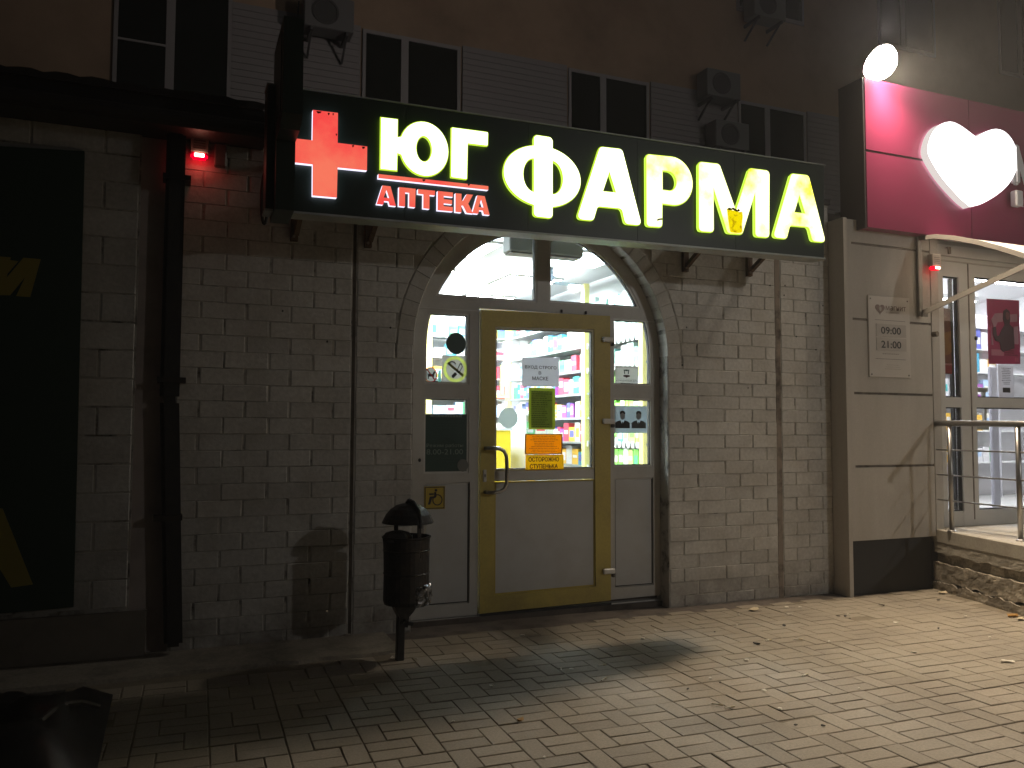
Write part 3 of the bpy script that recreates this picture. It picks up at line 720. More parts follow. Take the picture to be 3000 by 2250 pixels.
dash_lines('small_print', 1.63, 1.89, 1.245, 1.205, 2, YG-0.002, surf('faint_green_ink3', (0.03, 0.06, 0.05), 0.6), n, 0.9, 0.3, 6)
shape('disc', [ellipse(1.883, 1.186, 0.040, 0.043, 30)], YG-0.004, YG-0.001, surf('grey_disc', (0.16, 0.17, 0.16), 0.6), n)
n = notice('security_sign', 'white guarded premises sticker with a shield emblem in the right side light', 'sign', [rect(3.088, 3.288, 1.776, 1.918)], YS, stick_m)
text('lettering', 'ОБЪЕКТ ПОД ОХРАНОЙ', 3.093, 1.902, 0.186, 0.011, YS-0.002, surf('dullred_ink', (0.22, 0.05, 0.06), 0.6), n, bold=0.01)
shape('shield', [[(3.163, 1.892), (3.172, 1.888), (3.182, 1.893), (3.186, 1.888), (3.190, 1.893), (3.199, 1.888), (3.210, 1.892), (3.205, 1.858), (3.198, 1.858), (3.202, 1.882), (3.188, 1.879), (3.171, 1.882), (3.174, 1.858), (3.167, 1.858)]], YS-0.002, YS, surf('dkgreen_ink', (0.01, 0.04, 0.03), 0.6), n)
shape('ribbon', [[(3.158, 1.846), (3.170, 1.850), (3.204, 1.850), (3.216, 1.846), (3.212, 1.836), (3.200, 1.836), (3.187, 1.828), (3.174, 1.836), (3.162, 1.836)]], YS-0.002, YS, darkred_ink, n)
text('lettering', 'ГРУППА КОМПАНИЙ', 3.103, 1.816, 0.165, 0.006, YS-0.002, greyink_m, n)
text('lettering', '«СПЕЦОХРАНА ЮГ»', 3.095, 1.799, 0.186, 0.013, YS-0.002, ink_m, n, bold=0.014)
dash_lines('small_print', 3.11, 3.265, 1.790, 1.780, 1, YS-0.002, greyink_m, n, 0.95, 0.5, 8)
n = notice('portrait_poster', 'grey photocopy of two men in dark suits in the lower right side light', 'poster', [rect(3.075, 3.366, 1.412, 1.617)], YS, portrait_m)
for cx, mt in ((3.150, ink_m), (3.290, surf('photocopy_grey', (0.07, 0.08, 0.09), 0.6))):
    shape('suit', [[(cx-0.062, 1.448), (cx-0.062, 1.488), (cx-0.045, 1.500), (cx-0.018, 1.508), (cx, 1.470), (cx+0.018, 1.508), (cx+0.045, 1.500), (cx+0.062, 1.488), (cx+0.062, 1.448)]], YS-0.002, YS, mt, n)
    shape('tie', [[(cx-0.005, 1.496), (cx+0.005, 1.496), (cx+0.003, 1.470), (cx, 1.462), (cx-0.003, 1.470)]], YS-0.003, YS-0.002, mt, n)
    shape('face', [ellipse(cx, 1.542, 0.022, 0.030, 18)], YS-0.002, YS, surf('photocopy_face', (0.30, 0.33, 0.35), 0.7), n)
    shape('hair', [ellipse(cx, 1.560, 0.024, 0.020, 12, 0.1, pi-0.1)+[(cx-0.021, 1.552), (cx, 1.564), (cx+0.021, 1.552)]], YS-0.003, YS-0.002, mt, n)
n = notice('wheelchair_sign', 'yellow wheelchair access sticker on the white panel behind the litter bin', 'sign', [rect(1.606, 1.753, 0.893, 1.047)], FY-0.004, wheel_y)
yw = FY-0.006
shape('border', [rect(1.610, 1.749, 0.897, 1.043), rect(1.615, 1.744, 0.902, 1.038)], yw, yw+0.002, ink_m, n)
shape('wheel', [ellipse(1.699, 0.955, 0.036, 0.038, 30), ellipse(1.699, 0.955, 0.029, 0.031, 30)], yw, yw+0.002, ink_m, n)
shape('figure', [[(1.676, 1.008), (1.690, 1.008), (1.692, 0.978), (1.684, 0.968), (1.660, 0.966), (1.648, 0.925), (1.632, 0.925), (1.645, 0.978), (1.676, 0.980)]], yw-0.001, yw+0.002, ink_m, n)
shape('figure_head', [ellipse(1.688, 1.020, 0.009, 0.009, 14)], yw-0.001, yw+0.002, ink_m, n)
shape('figure_arm', [rect(1.640, 1.672, 0.990, 1.000)], yw-0.001, yw+0.002, ink_m, n)

# ================================================================== PHARMACY INTERIOR
ac = thing('air_curtain', 'grey air curtain box hanging behind the fanlight above the door', 'air curtain', (2.63, 0.45, 2.8))
MB().box(2.325, 2.945, 0.36, 0.50, 2.775, 2.93).build('casing', surf('curtain_grey', (0.20, 0.21, 0.195), 0.5), ac, bevel=0.008)
MB().box(2.34, 2.93, 0.37, 0.49, 2.762, 2.774).build('outlet', greyink_m, ac)
k = 0
for x in (0.9, 2.3, 3.5):
    for y in (1.5, 2.8, 4.1):  # the right-hand front light is added to brighten ceiling and paving
        if y == 1.5 and x == 0.9: k += 1; continue
        p = thing('led_panel', ['square ceiling light over the left', 'square ceiling light in the middle', 'square ceiling light over the right'][k//3] + ' of the shop, ' + ['nearest the door', 'half way back', 'at the back wall'][k % 3], 'ceiling light', (x, y, 3.1))
        MB().box(x-0.3, x+0.3, y-0.3, y+0.3, 3.020, 3.035).build('diffuser', ledf_m if y == 1.5 else ledp_m, p)
        shape_ = MB()
        shape_.box(x-0.315, x-0.301, y-0.315, y+0.315, 3.015, 3.040).box(x+0.301, x+0.315, y-0.315, y+0.315, 3.015, 3.040)
        shape_.box(x-0.3, x+0.3, y-0.315, y-0.301, 3.015, 3.040).box(x-0.3, x+0.3, y+0.301, y+0.315, 3.015, 3.040)
        shape_.build('frame', pvc2_m, p); MB().box(x-0.004, x+0.004, y-0.004, y+0.004, 3.036, 3.12).build('hanger', pvc2_m, p); k += 1
fan = thing('ceiling_fan', 'grey blue blade of a ceiling fan seen through the fanlight', 'ceiling fan', (3.6, 2.3, 2.9))
MB().tube([(3.62, 2.45, 2.98), (3.62, 2.45, 3.12)], 0.05, 12).build('hub', surf('fan_grey', (0.3, 0.36, 0.42), 0.4), fan)
for a in (0.15, 0.15+2*pi/3, 0.15+4*pi/3):
    c_, s_ = cos(a), sin(a); mb = MB()
    P = lambda rr, t, dz: (3.62+rr*c_-t*s_, 2.45+rr*s_+t*c_, 2.975+dz)
    mb.poly([P(0.05, -0.03, 0.01), P(0.42, -0.05, 0.012), P(0.42, 0.05, -0.012), P(0.05, 0.03, -0.01)]).build('blade', surf('fan_blade', (0.30, 0.38, 0.5), 0.4), fan)

box_cols = [(0.75, 0.75, 0.78), (0.82, 0.82, 0.80), (0.10, 0.12, 0.45), (0.05, 0.30, 0.45), (0.65, 0.06, 0.10), (0.10, 0.45, 0.20), (0.75, 0.45, 0.05), (0.30, 0.08, 0.35), (0.05, 0.40, 0.40), (0.42, 0.58, 0.80), (0.80, 0.80, 0.72), (0.85, 0.85, 0.86)]
CN = ['greyish white', 'white', 'dark blue', 'teal blue', 'red', 'green', 'orange', 'purple', 'sea green', 'pale blue', 'cream', 'plain white']
box_mats = [surf('carton_colour', c, 0.5) for c in box_cols]
green_mats = [surf('green_carton', c, 0.5) for c in ((0.20, 0.60, 0.10), (0.35, 0.70, 0.12), (0.10, 0.45, 0.25), (0.55, 0.75, 0.25), (0.75, 0.82, 0.75))]
tealm = [surf('teal_carton', c, 0.5) for c in ((0.35, 0.60, 0.52), (0.55, 0.72, 0.66), (0.72, 0.80, 0.76), (0.2, 0.42, 0.38))]
whitem = [surf('white_carton', c, 0.5) for c in ((0.78, 0.78, 0.80), (0.82, 0.82, 0.80), (0.70, 0.72, 0.74), (0.80, 0.80, 0.70))]
for ms, ns in ((box_mats, CN), (green_mats, ['leaf green', 'bright green', 'bottle green', 'lime', 'pale green']), (tealm, ['aqua', 'pale aqua', 'misty green', 'dark teal']), (whitem, ['bluish white', 'warm white', 'pale grey', 'ivory'])):
    for m_, n_ in zip(ms, ns): m_['cname'] = n_
bq = random.Random(11)
TOTAL = [0]
def shelf_boxes(shelf_thing, axis, fixed, a0, a1, z, hmax, mats, label_tail, cat='box', fill=0.94, two=True, group=None, wmin=0.06, wmax=0.15):
    """cartons standing on a shelf; each a thing of its own with a printed band"""
    a = a0
    while a < a1-0.04:
        w = bq.uniform(wmin, wmax); h = bq.uniform(0.62, fill+0.02)*hmax; d = bq.uniform(0.05, 0.09)
        if a+w > a1: break
        if bq.random() < 0.03: a += w*0.6; continue
        m = mats[bq.randrange(len(mats))]; cn_ = m['cname']; m2 = mats[bq.randrange(len(mats))] if bq.random() < 0.5 else whitem[bq.randrange(4)]
        ins = 0.002
        mb = MB()
        if axis == 'y':   # shelf runs along Y, faces -X
            mb.box(fixed, fixed+d, a+ins, a+w-ins, z, z+h, 0); mb.box(fixed-0.001, fixed-0.0004, a+w*0.15, a+w*0.85, z+h*bq.uniform(0.2, 0.5), z+h*bq.uniform(0.6, 0.85), 1)
            lc = (fixed+d/2, a+w/2, z)
        else:
            mb.box(a+ins, a+w-ins, fixed, fixed+d, z, z+h, 0); mb.box(a+w*0.15, a+w*0.85, fixed-0.001, fixed-0.0004, z+h*bq.uniform(0.2, 0.5), z+h*bq.uniform(0.6, 0.85), 1)
            lc = (a+w/2, fixed+d/2, z)
        o = mb.build('product_box', [m, m2]); TOTAL[0] += 1
        o['label'] = cn_+' '+label_tail; o['category'] = 'product box'; o['group'] = group
        a += w+bq.uniform(0.0, 0.008)
# right-hand wall of shelves (runs away from the street)
ws = thing('wall_shelving', 'white wall shelving with yellow posts along the right side of the pharmacy', 'shelving', (4.3, 3, 0.2))
SZ = [2.63, 2.34, 2.08, 1.83, 1.57, 1.31, 1.06]
for z in SZ:
    MB().box(4.10, 4.40, 1.30, 4.72, z-0.014, z).build('shelf', shelf_w, ws)
    MB().box(4.094, 4.099, 1.30, 4.72, z-0.020, z+0.004).build('price_rail', shelf_g, ws)
for y in (4.70, 2.53, 1.36): MB().box(4.06, 4.12, y-0.035, y+0.035, 0.2, 3.0).build('post', shop_y2, ws)
MB().box(4.40, 4.415, 1.25, 4.8, 0.2, 3.05).build('back_panel', white_int, ws)
MB().box(4.10, 4.40, 1.30, 4.72, 0.20, 0.60).build('base_cabinet', shop_y, ws)
for i, z in enumerate(SZ):
    nm = ['top', 'second', 'third', 'fourth', 'fifth', 'sixth', 'seventh', 'bottom'][i]
    shelf_boxes(ws, 'y', 4.12, 2.60, 4.62, z, 0.22, (box_mats if i >= 3 else whitem+whitem+box_mats[2:6]), 'carton on the %s shelf between the yellow posts' % nm, group='cartons on the %s shelf between the posts' % nm)
    shelf_boxes(ws, 'y', 4.12, 1.42, 2.48, z, 0.22, (tealm if i < 3 else green_mats), 'carton on the %s shelf beside the right side light' % nm, group='green cartons on the %s shelf' % nm)
    if i in (1, 2, 5, 6):
        mb = MB(); y = 1.45
        while y < 2.5: mb.box(4.088, 4.092, y, y+0.05, z-0.045, z+0.015); y += 0.085
        mb.build('price_tags', shelf_w, ws)
# back shelving and counter, left of the first post
bs = thing('back_shelving', 'white product shelving behind the yellow counter', 'shelving', (3.2, 3.9, 0.2))
for z in (2.52, 2.28, 2.04, 1.80, 1.60, 1.40, 1.18): MB().box(2.30, 3.74, 3.82, 4.05, z-0.012, z).build('shelf', shelf_w, bs)
MB().box(2.28, 3.76, 4.055, 4.07, 0.2, 2.85).build('back_panel', white_int, bs)
MB().box(2.70, 2.77, 3.79, 3.82, 0.2, 2.85).box(3.62, 3.66, 3.79, 3.815, 1.85, 2.2).build('post', shop_y2, bs)
MB().box(2.30, 3.74, 3.80, 3.815, 1.815, 1.85).build('yellow_band', shop_y2, bs)
for i, (z, a, b_) in enumerate(((2.52, 2.3, 3.7), (2.28, 2.8, 3.7), (2.04, 2.8, 3.7), (1.80, 2.8, 3.7), (1.60, 2.8, 3.7), (1.40, 2.8, 3.7))):
    nm = ['top', 'second', 'third', 'fourth', 'fifth', 'sixth'][i]
    shelf_boxes(bs, 'x', 3.83, a, b_, z, 0.17, box_mats if i != 1 else whitem+box_mats[2:5], 'carton on the %s shelf behind the counter' % nm, group='cartons on the %s shelf behind the counter' % nm, wmin=0.09, wmax=0.16)
ct = thing('sales_counter', 'bright yellow sales counter with a white edge inside the pharmacy', 'counter', (3.0, 2.7, 0.2))
MB().box(2.55, 3.26, 2.60, 3.10, 0.16, 1.43).build('front', shop_y, ct)
MB().box(2.53, 3.28, 2.58, 3.12, 1.431, 1.455).build('worktop', shelf_w, ct)
MB().box(1.2, 2.549, 2.72, 3.10, 0.16, 1.10).build('side_unit', shop_y, ct)
di = thing('display_stand', 'white display stand with pale boxes in front of the yellow counter', 'display stand', (3.5, 2.9, 0.2))
MB().box(3.42, 3.44, 2.6, 3.2, 0.16, 1.65).box(3.44, 3.80, 3.18, 3.2, 0.16, 1.65).build('frame', shelf_w, di)
for z in (0.9, 1.12, 1.35, 1.60): MB().box(3.44, 3.80, 2.62, 3.18, z-0.012, z).build('shelf', shelf_w, di)
for z in (0.9, 1.12, 1.35): shelf_boxes(di, 'x', 2.64, 3.45, 3.78, z, 0.2, whitem+box_mats[4:7], 'carton on the display stand by the counter', group='cartons on the display stand')

# ================================================================== PHARMACY LIGHTBOX SIGN
SY = -0.65                                  # front face of the sign's panel
sg = thing('lightbox_sign', 'long dark green pharmacy lightbox sign with a red cross and glowing lime letters', 'sign', (2.5, SY, 2.63))
MB().prism([(0.46, 2.632), (4.405, 2.690), (4.422, 3.385), (0.46, 3.34)], SY+0.012, SY+0.155).build('casing', green_m, sg, bevel=0.004)
for i in range(5):
    xa = 0.46+(4.395-0.46)*i/5; xb = 0.46+(4.395-0.46)*(i+1)/5
    zb = lambda x: 2.640+0.0147*(x-0.46); zt = lambda x: 3.335+0.0114*(x-0.46)
    MB().prism([(xa+0.001, zb(xa)), (xb-0.001, zb(xb)), (xb-0.001, zt(xb)), (xa+0.001, zt(xa))], SY+0.004, SY+0.011).build('face_panel', green_m, sg)
MB().prism([(0.455, 2.628), (4.41, 2.686), (4.41, 2.698), (0.455, 2.640)], SY, SY+0.14).build('bottom_trim', trimm_m, sg)
MB().prism([(0.455, 3.338), (4.425, 3.384), (4.425, 3.392), (0.455, 3.346)], SY, SY+0.14).build('top_trim', trimm_m, sg)
letter_side = emit('letter_side_lit', (0.55, 0.88, 0.08), 1.5)
def glow_letter(loops, face=letter_face, name='letter', ring=0.0065, y0=SY-0.028, halo=True, side=letter_side):
    o = shape(name, loops, y0, SY+0.004, [face, side], sg, side=1)
    if halo:
        big = [inset(loops[0], -ring)] + [inset(l, ring) if len(l) > 2 else l for l in loops[1:]]
        holes = [inset(l, -0.0) for l in loops[1:]]
        q_ = shape('painted_halo', [inset(loops[0], -ring)] + [inset(l, ring) for l in loops[1:]], y0+0.006, y0+0.012, [letter_halo, letter_halo], o)  # glowing outline painted in as the halo round the letter
    return o
# red cross (left arm ends behind the small projecting sign)
cx = [(0.503, 2.905), (0.706, 2.908), (0.708, 2.732), (0.843, 2.735), (0.845, 2.908), (1.012, 2.912), (1.012, 3.052), (0.843, 3.050), (0.842, 3.223), (0.702, 3.219), (0.702, 3.045), (0.503, 3.040)]
glow_letter([cx], red_face, 'red_cross', halo=False, side=red_edge)
# ЮГ
glow_letter([[(1.093, 2.934), (1.186, 2.936), (1.187, 3.040)] + [(1.352+0.146*cos(a), 3.085+0.160*sin(a)) for a in [pi+0.33+(2*pi-0.66)*i/36 for i in range(37)]] + [(1.187, 3.128), (1.187, 3.236), (1.093, 3.233)], ellipse(1.350, 3.084, 0.050, 0.079, 28)])
glow_letter([fillet([(1.521, 2.938), (1.617, 2.937), (1.620, 3.157), (1.749, 3.160), (1.751, 3.240), (1.522, 3.236)], [0.006, 0.006, 0, 0.006, 0.006, 0.006], 3)])
shape('underline', [[(1.080, 2.877), (1.758, 2.886), (1.758, 2.910), (1.080, 2.901)]], SY-0.024, SY+0.004, [red_face, red_edge], sg, side=1)
def redl(loops): shape('letter', loops, SY-0.022, SY+0.004, [red_face, red_edge], sg, side=1)
def LA(x0, x1, z0, z1, t):   # А
    xm = (x0+x1)/2; h = z1-z0; w = x1-x0
    return [[(x0, z0), (x0+t, z0), (x0+t+0.055*w, z0+0.2*h), (x1-t-0.055*w, z0+0.2*h), (x1-t, z0), (x1, z0), (xm+t*0.62, z1), (xm-t*0.62, z1)],
            [(xm-0.14*w, z0+0.38*h), (xm+0.14*w, z0+0.38*h), (xm, z0+0.78*h)]]
zb, zt = 2.728, 2.842
redl(LA(1.072, 1.186, 2.725, 2.838, 0.038))
redl([[(1.203, 2.728), (1.240, 2.728), (1.240, 2.812), (1.264, 2.812), (1.264, 2.730), (1.301, 2.730), (1.303, 2.841), (1.203, 2.840)]])
redl([[(1.350, 2.730), (1.388, 2.730), (1.388, 2.814), (1.421, 2.814), (1.421, 2.843), (1.317, 2.841), (1.317, 2.813), (1.350, 2.813)]])
redl([[(1.438, 2.728), (1.533, 2.730), (1.533, 2.757), (1.476, 2.757), (1.476, 2.773), (1.528, 2.773), (1.528, 2.799), (1.476, 2.799), (1.476, 2.818), (1.533, 2.818), (1.533, 2.845), (1.438, 2.844)]])
redl([[(1.549, 2.730), (1.587, 2.730), (1.587, 2.772), (1.597, 2.772), (1.620, 2.731), (1.662, 2.731), (1.630, 2.788), (1.660, 2.846), (1.620, 2.845), (1.597, 2.803), (1.587, 2.803), (1.587, 2.844), (1.549, 2.843)]])
redl(LA(1.656, 1.768, 2.733, 2.846, 0.038))
# ФАРМА, round-cornered
fi = 0.030
def phi():
    z0, z1, x0, x1 = 2.757, 3.268, 2.061, 2.186
    cx_, cz_, rx, rz = 2.121, 3.014, 0.262, 0.191
    top = math.asin
    aR = math.acos((x1-cx_)/rx); aL = math.acos((x0-cx_)/rx)
    ar = lambda cx_, cz_, a0, a1: [(cx_+0.024*cos(a0+(a1-a0)*i/5), cz_+0.024*sin(a0+(a1-a0)*i/5)) for i in range(6)]
    o = ar(x0+0.024, z1-0.024, pi, pi/2)+ar(x1-0.024, z1-0.024, pi/2, 0)
    o += [(cx_+rx*cos(a), cz_+rz*sin(a)) for a in [aR-(2*aR)*i/26 for i in range(27)]]
    o += ar(x1-0.024, z0+0.024, 0, -pi/2)+ar(x0+0.024, z0+0.024, -pi/2, -pi)
    o += [(cx_+rx*cos(a), cz_+rz*sin(a)) for a in [2*pi-aL-(2*pi-2*aL)*i/26 for i in range(27)]]
    hl = [(x0, 3.128)] + [(1.985+0.0-0*a, 0) for a in []]
    def hole(s):
        xe = x0 if s < 0 else x1; rr = 0.076
        pts = [(xe, cz_+0.108)]
        for i in range(17):
            a = pi/2 + s*-1*(pi*i/16) if s > 0 else pi/2 + pi*i/16
            pts.append((xe + (rr*abs(cos(a)))*s, cz_+0.108*sin(a)))
        return pts[1:]
    return [o, hole(-1), hole(1)]
glow_letter(phi())
glow_letter([fillet([(2.360, 2.770), (2.475, 2.772), (2.505, 2.868), (2.686, 2.872), (2.712, 2.774), (2.832, 2.776), (2.688, 3.262), (2.527, 3.256)], fi), [(2.543, 2.966), (2.645, 2.969), (2.594, 3.108)]], letter_face)
def arc(cx_, cz_, rx, rz, a0, a1, n=18): return [(cx_+rx*cos(a0+(a1-a0)*i/n), cz_+rz*sin(a0+(a1-a0)*i/n)) for i in range(n+1)]
glow_letter([arc(2.895, 2.797, 0.022, 0.022, pi, 1.5*pi, 4)+arc(2.968, 2.800, 0.022, 0.022, -pi/2, 0, 4)+[(2.992, 2.938)]+arc(3.075, 3.100, 0.158, 0.162, -pi/2, pi/2, 24)+arc(2.897, 3.230, 0.024, 0.024, pi/2, pi, 4),
             [(2.995, 3.028)]+arc(3.048, 3.0955, 0.060, 0.0675, -pi/2, pi/2, 16)+[(2.995, 3.163)]], letter_aged)
glow_letter([fillet([(3.283, 2.781), (3.402, 2.785), (3.404, 3.095), (3.520, 2.789), (3.640, 2.794), (3.757, 3.105), (3.754, 2.788), (3.872, 2.792), (3.882, 3.268), (3.712, 3.264), (3.590, 2.950), (3.455, 3.262), (3.287, 3.256)], [fi, fi, 0, fi, fi, 0, fi, fi, fi, fi, 0, fi, fi])], letter_aged)
glow_letter([fillet([(3.908, 2.796), (4.026, 2.798), (4.058, 2.897), (4.232, 2.902), (4.262, 2.802), (4.382, 2.805), (4.235, 3.278), (4.080, 3.272)], fi), [(4.098, 2.992), (4.200, 2.995), (4.149, 3.130)]], letter_aged)
# torn and yellowed film on the M
o = shape('torn_film', [[(3.512, 2.955), (3.530, 2.962), (3.556, 2.950), (3.590, 2.952), (3.612, 2.944), (3.640, 2.950), (3.645, 2.915), (3.636, 2.86), (3.640, 2.81), (3.625, 2.798), (3.54, 2.795), (3.530, 2.83), (3.522, 2.88)]], SY-0.031, SY-0.0285, letter_yellow, sg)
shape('burn_mark', [[(3.510, 2.955), (3.528, 2.966), (3.548, 2.962), (3.560, 2.970), (3.585, 2.962), (3.596, 2.955), (3.607, 2.966), (3.620, 2.958), (3.612, 2.948), (3.590, 2.944), (3.560, 2.955), (3.530, 2.948)]], SY-0.0345, SY-0.0315, letter_dirt, sg)
shape('burn_mark', [[(2.945, 2.822), (2.965, 2.833), (2.988, 2.838), (2.990, 2.826), (2.972, 2.824), (2.956, 2.816)]], SY-0.031, SY-0.0285, letter_dirt, sg)
for (x, z, w) in ((0.735, 3.214, 0.03), (0.79, 3.213, 0.012), (0.815, 3.215, 0.008), (0.835, 3.10, 0.008), (0.54, 3.036, 0.05), (0.99, 3.046, 0.02), (0.93, 3.047, 0.012), (1.35, 2.9, 0.02), (1.63, 2.907, 0.015)):
    shape('dirt_spot', [[(x-w/2, z), (x-w*0.2, z-0.012), (x+w*0.3, z-0.008), (x+w/2, z+0.002)]], SY-0.0315, SY-0.0285, surf('red_dirt', (0.16, 0.0, 0.0), 0.8), sg)
# brackets from the wall
for x, dz in ((0.70, 0.0), (1.17, 0.0), (3.62, 0.03), (4.22, 0.04)):
    b = MB()
    b.box(x-0.022, x+0.022, -0.035, -0.002, 2.615+dz, 2.90+dz)
    b.bar((x+0.012, -0.03, 2.66+dz), (x+0.012, SY+0.16, 2.90+dz), 0.03, 0.03)
    b.box(x-0.02, x+0.02, SY+0.16, -0.03, 2.88+dz, 2.91+dz)
    bk = b.build('bracket', rust_m, sg)
    MB().prism(ellipse(x-0.005, 2.64+dz, 0.009, 0.009, 8), -0.045, -0.035).build('bolt', surf('bolt_steel', (0.3, 0.25, 0.2), 0.5), bk)
# cable loop and the small projecting cross sign at the left end
pj = thing('projecting_cross_sign', 'unlit dark green cross lightbox projecting edge on at the left end of the long sign', 'sign', (0.6, -0.4, 2.6))
def prismX(name, pts_yz, x0, x1, mat, parent):
    n = len(pts_yz); v = [(x0, y, z) for y, z in pts_yz]+[(x1, y, z) for y, z in pts_yz]
    fc = [tuple(range(n)), tuple(range(2*n-1, n-1, -1))]+[(i, n+i, n+(i+1) % n, (i+1) % n) for i in range(n)]
    return obj(name, mesh(name, v, fc, mat), parent)
prismX('casing', [(-0.74, 2.62), (-0.50, 2.60), (-0.50, 3.0), (-0.36, 3.02), (-0.36, 3.30), (-0.56, 3.34), (-0.56, 3.56), (-0.98, 3.58), (-1.0, 3.06), (-0.90, 3.01), (-0.74, 3.00)], 0.500, 0.602, green_m, pj)
MB().box(0.496, 0.4998, -0.92, -0.60, 3.08, 3.52).build('side_face', surf('sign_side', (0.012, 0.02, 0.015), 0.3), pj)
MB().box(0.53, 0.56, -0.36, 0.0, 3.05, 3.09).box(0.53, 0.56, -0.36, 0.0, 3.22, 3.26).build('mount', rust_m, pj)
lp = thing('cable_loop', 'loop of black cable hanging on the wall left of the long sign', 'cable', (0.51, -0.03, 2.7))
MB().tube([(0.515+0.020*cos(a), -0.04, 2.86+0.16*sin(a)) for a in [2*pi*i/24 for i in range(25)]], 0.010, 8, cap=False).build('loop', black_m, lp, smooth=True)
MB().tube([(0.522, -0.04, 3.02), (0.525, -0.04, 3.2)], 0.008, 8).build('lead', black_m, lp)

# ================================================================== LEFT END
dpz = thing('drainpipe', 'black rainwater downpipe from the tiled eave to the ground', 'drainpipe', (0.04, -0.08, GZ))
MB().box(-0.055, 0.052, -0.11, -0.02, 1.6, 3.25).prism([(-0.053, 1.6), (0.052, 1.6), (0.105, 0.175), (0.004, 0.175)], -0.11, -0.02).build('pipe', black_m, dpz, bevel=0.02, seg=2)
for z in (2.9, 1.7, 0.9): MB().box(-0.07, 0.085, -0.118, 0.0, z, z+0.03).build('clip', roof_m, dpz)
lw = thing('block_wall', 'dim white block wall beyond the drainpipe with a green banner fixed to it', 'block wall', (-1.5, 0.1, GZ))
lcore = MB().box(-6, -0.19, 0.006, 0.25, GZ-0.05, 3.4).build('mortar', mortar_m, lw)
MB().box(-0.19, 0.02, 0.035, 0.25, GZ-0.05, 3.4).build('recessed_strip', surf('strip_paint', (0.48, 0.42, 0.39), 0.9, dirt=(0.2, 0.17, 0.15), dirt_amt=0.6), lw)
for i in range(0, 17):
    z0 = 0.40+0.165*i; off = 0.0 if i % 2 else 0.19
    x = -0.195-off if off else -0.195
    xs_ = [-0.195] + ([-0.195-0.19] if off else [])
    x = xs_[-1]
    while x > -1.6: x -= 0.38; xs_.append(x)
    for xa, xb in zip(xs_[1:], xs_[:-1]):
        w = xb-xa-0.010
        if z0 > 3.15: continue
        o = obj('block', stock_brick(round(w, 2), 0.155, 0.022, rnd), lcore, (xa+0.005, rnd.uniform(-0.001, 0.002), z0+0.005))
MB().prism([(-6, GZ-0.05), (-0.10, GZ-0.05), (-0.09, 0.382), (-6, 0.39)], -0.035, 0.004).build('plinth', surf('plinth_render', (0.24, 0.215, 0.18), 0.9, dirt=(0.15, 0.13, 0.11), dirt_amt=0.7, dirt_scale=3, bump=0.4), lw)
bn = thing('window_banner', 'dark green banner with big slanted yellow letters on the block wall', 'banner', (-1.5, -0.02, 0.4))
MB().prism([(-3.0, 0.385), (-0.470, 0.43), (-0.490, 3.028), (-3.0, 2.86)], -0.030, -0.002).build('cloth', banner_m, bn)
shape('letter', [[(-1.02, 2.165), (-0.93, 2.165), (-0.80, 2.36), (-0.90, 2.37), (-0.95, 2.37)]], -0.034, -0.030, banner_y, bn)
# slanted И whose right half is in view
shape('letter', [[(-1.10, 2.150), (-0.90, 2.163), (-0.832, 2.166), (-0.762, 2.275), (-0.803, 2.164), (-0.735, 2.162), (-0.690, 2.380), (-0.775, 2.381), (-0.852, 2.262), (-0.836, 2.378), (-0.93, 2.378), (-0.96, 2.30)]], -0.038, -0.034, banner_y, bn)
shape('letter', [[(-1.15, 0.555), (-1.06, 0.555), (-1.02, 0.66), (-0.83, 0.66), (-0.775, 0.560), (-0.672, 0.570), (-0.83, 0.99), (-0.95, 1.01)], [(-0.98, 0.74), (-0.86, 0.74), (-0.92, 0.88)]], -0.034, -0.030, banner_y, bn)
ev = thing('tiled_eave', 'dark metal tile eave over the block wall and drainpipe', 'roof eave', (-1, -0.1, 3.2))
MB().box(-6, 0.50, -0.22, 0.05, 3.175, 3.345).build('fascia_board', roof_m, ev)
mb = MB(); n0 = 0; nx = 110
for j in range(2):
    for i in range(nx+1):
        x = -6+6.5*i/nx; w = 0.016*abs(sin(x*pi/0.17)) + 0.006*noise.noise(Vector((x*3, j, 0)))
        mb.v.append((x, -0.25 if j == 0 else 5.3, (3.372 if j == 0 else 4.75)+w))
for i in range(nx): mb.f.append((i, i+1, nx+2+i, nx+1+i)); mb.m.append(0)
for i in range(nx+1):
    x = -6+6.5*i/nx; mb.v.append((x, -0.25, 3.34))
b0 = 2*(nx+1)
for i in range(nx): mb.f.append((b0+i, b0+i+1, i+1, i)); mb.m.append(0)
mb.build('metal_tile', roof_m, ev)
MB().tube([(-6, -0.24, 3.215), (0.5, -0.24, 3.215)], 0.05, 10).build('gutter', roof_m, ev)

def siren(name, label, x0, x1, y, z0, z1, zl):
    s = thing(name, label, 'alarm light', ((x0+x1)/2, y, z0))
    MB().box(x0, x1, y-0.055, y, zl, z1).build('housing', surf('siren_housing', (0.30, 0.27, 0.24), 0.5), s, bevel=0.006)
    mb = MB()
    for i in range(4): mb.box(x0+0.02, x1-0.02, y-0.0575, y-0.0555, zl+0.02+i*0.016, zl+0.026+i*0.016)
    mb.build('vent_slot', greyink_m, s)
    MB().box(x0+0.005, x1-0.005, y-0.058, y-0.003, z0, zl-0.001).build('lens', siren_m, s, bevel=0.012, seg=2)
    MB().box((x0+x1)/2-0.028, (x0+x1)/2+0.028, y-0.066, y-0.059, z0+0.006, zl-0.009).build('bulb', siren_core, s, bevel=0.003)
    return s
siren('alarm_siren', 'glowing red alarm light under the eave beside the drainpipe', 0.075, 0.182, -0.005, 3.058, 3.187, 3.095)
siren('alarm_siren', 'glowing red alarm light beside the cosmetics shop door', 5.952, 6.058, -0.19, 2.806, 2.942, 2.840)
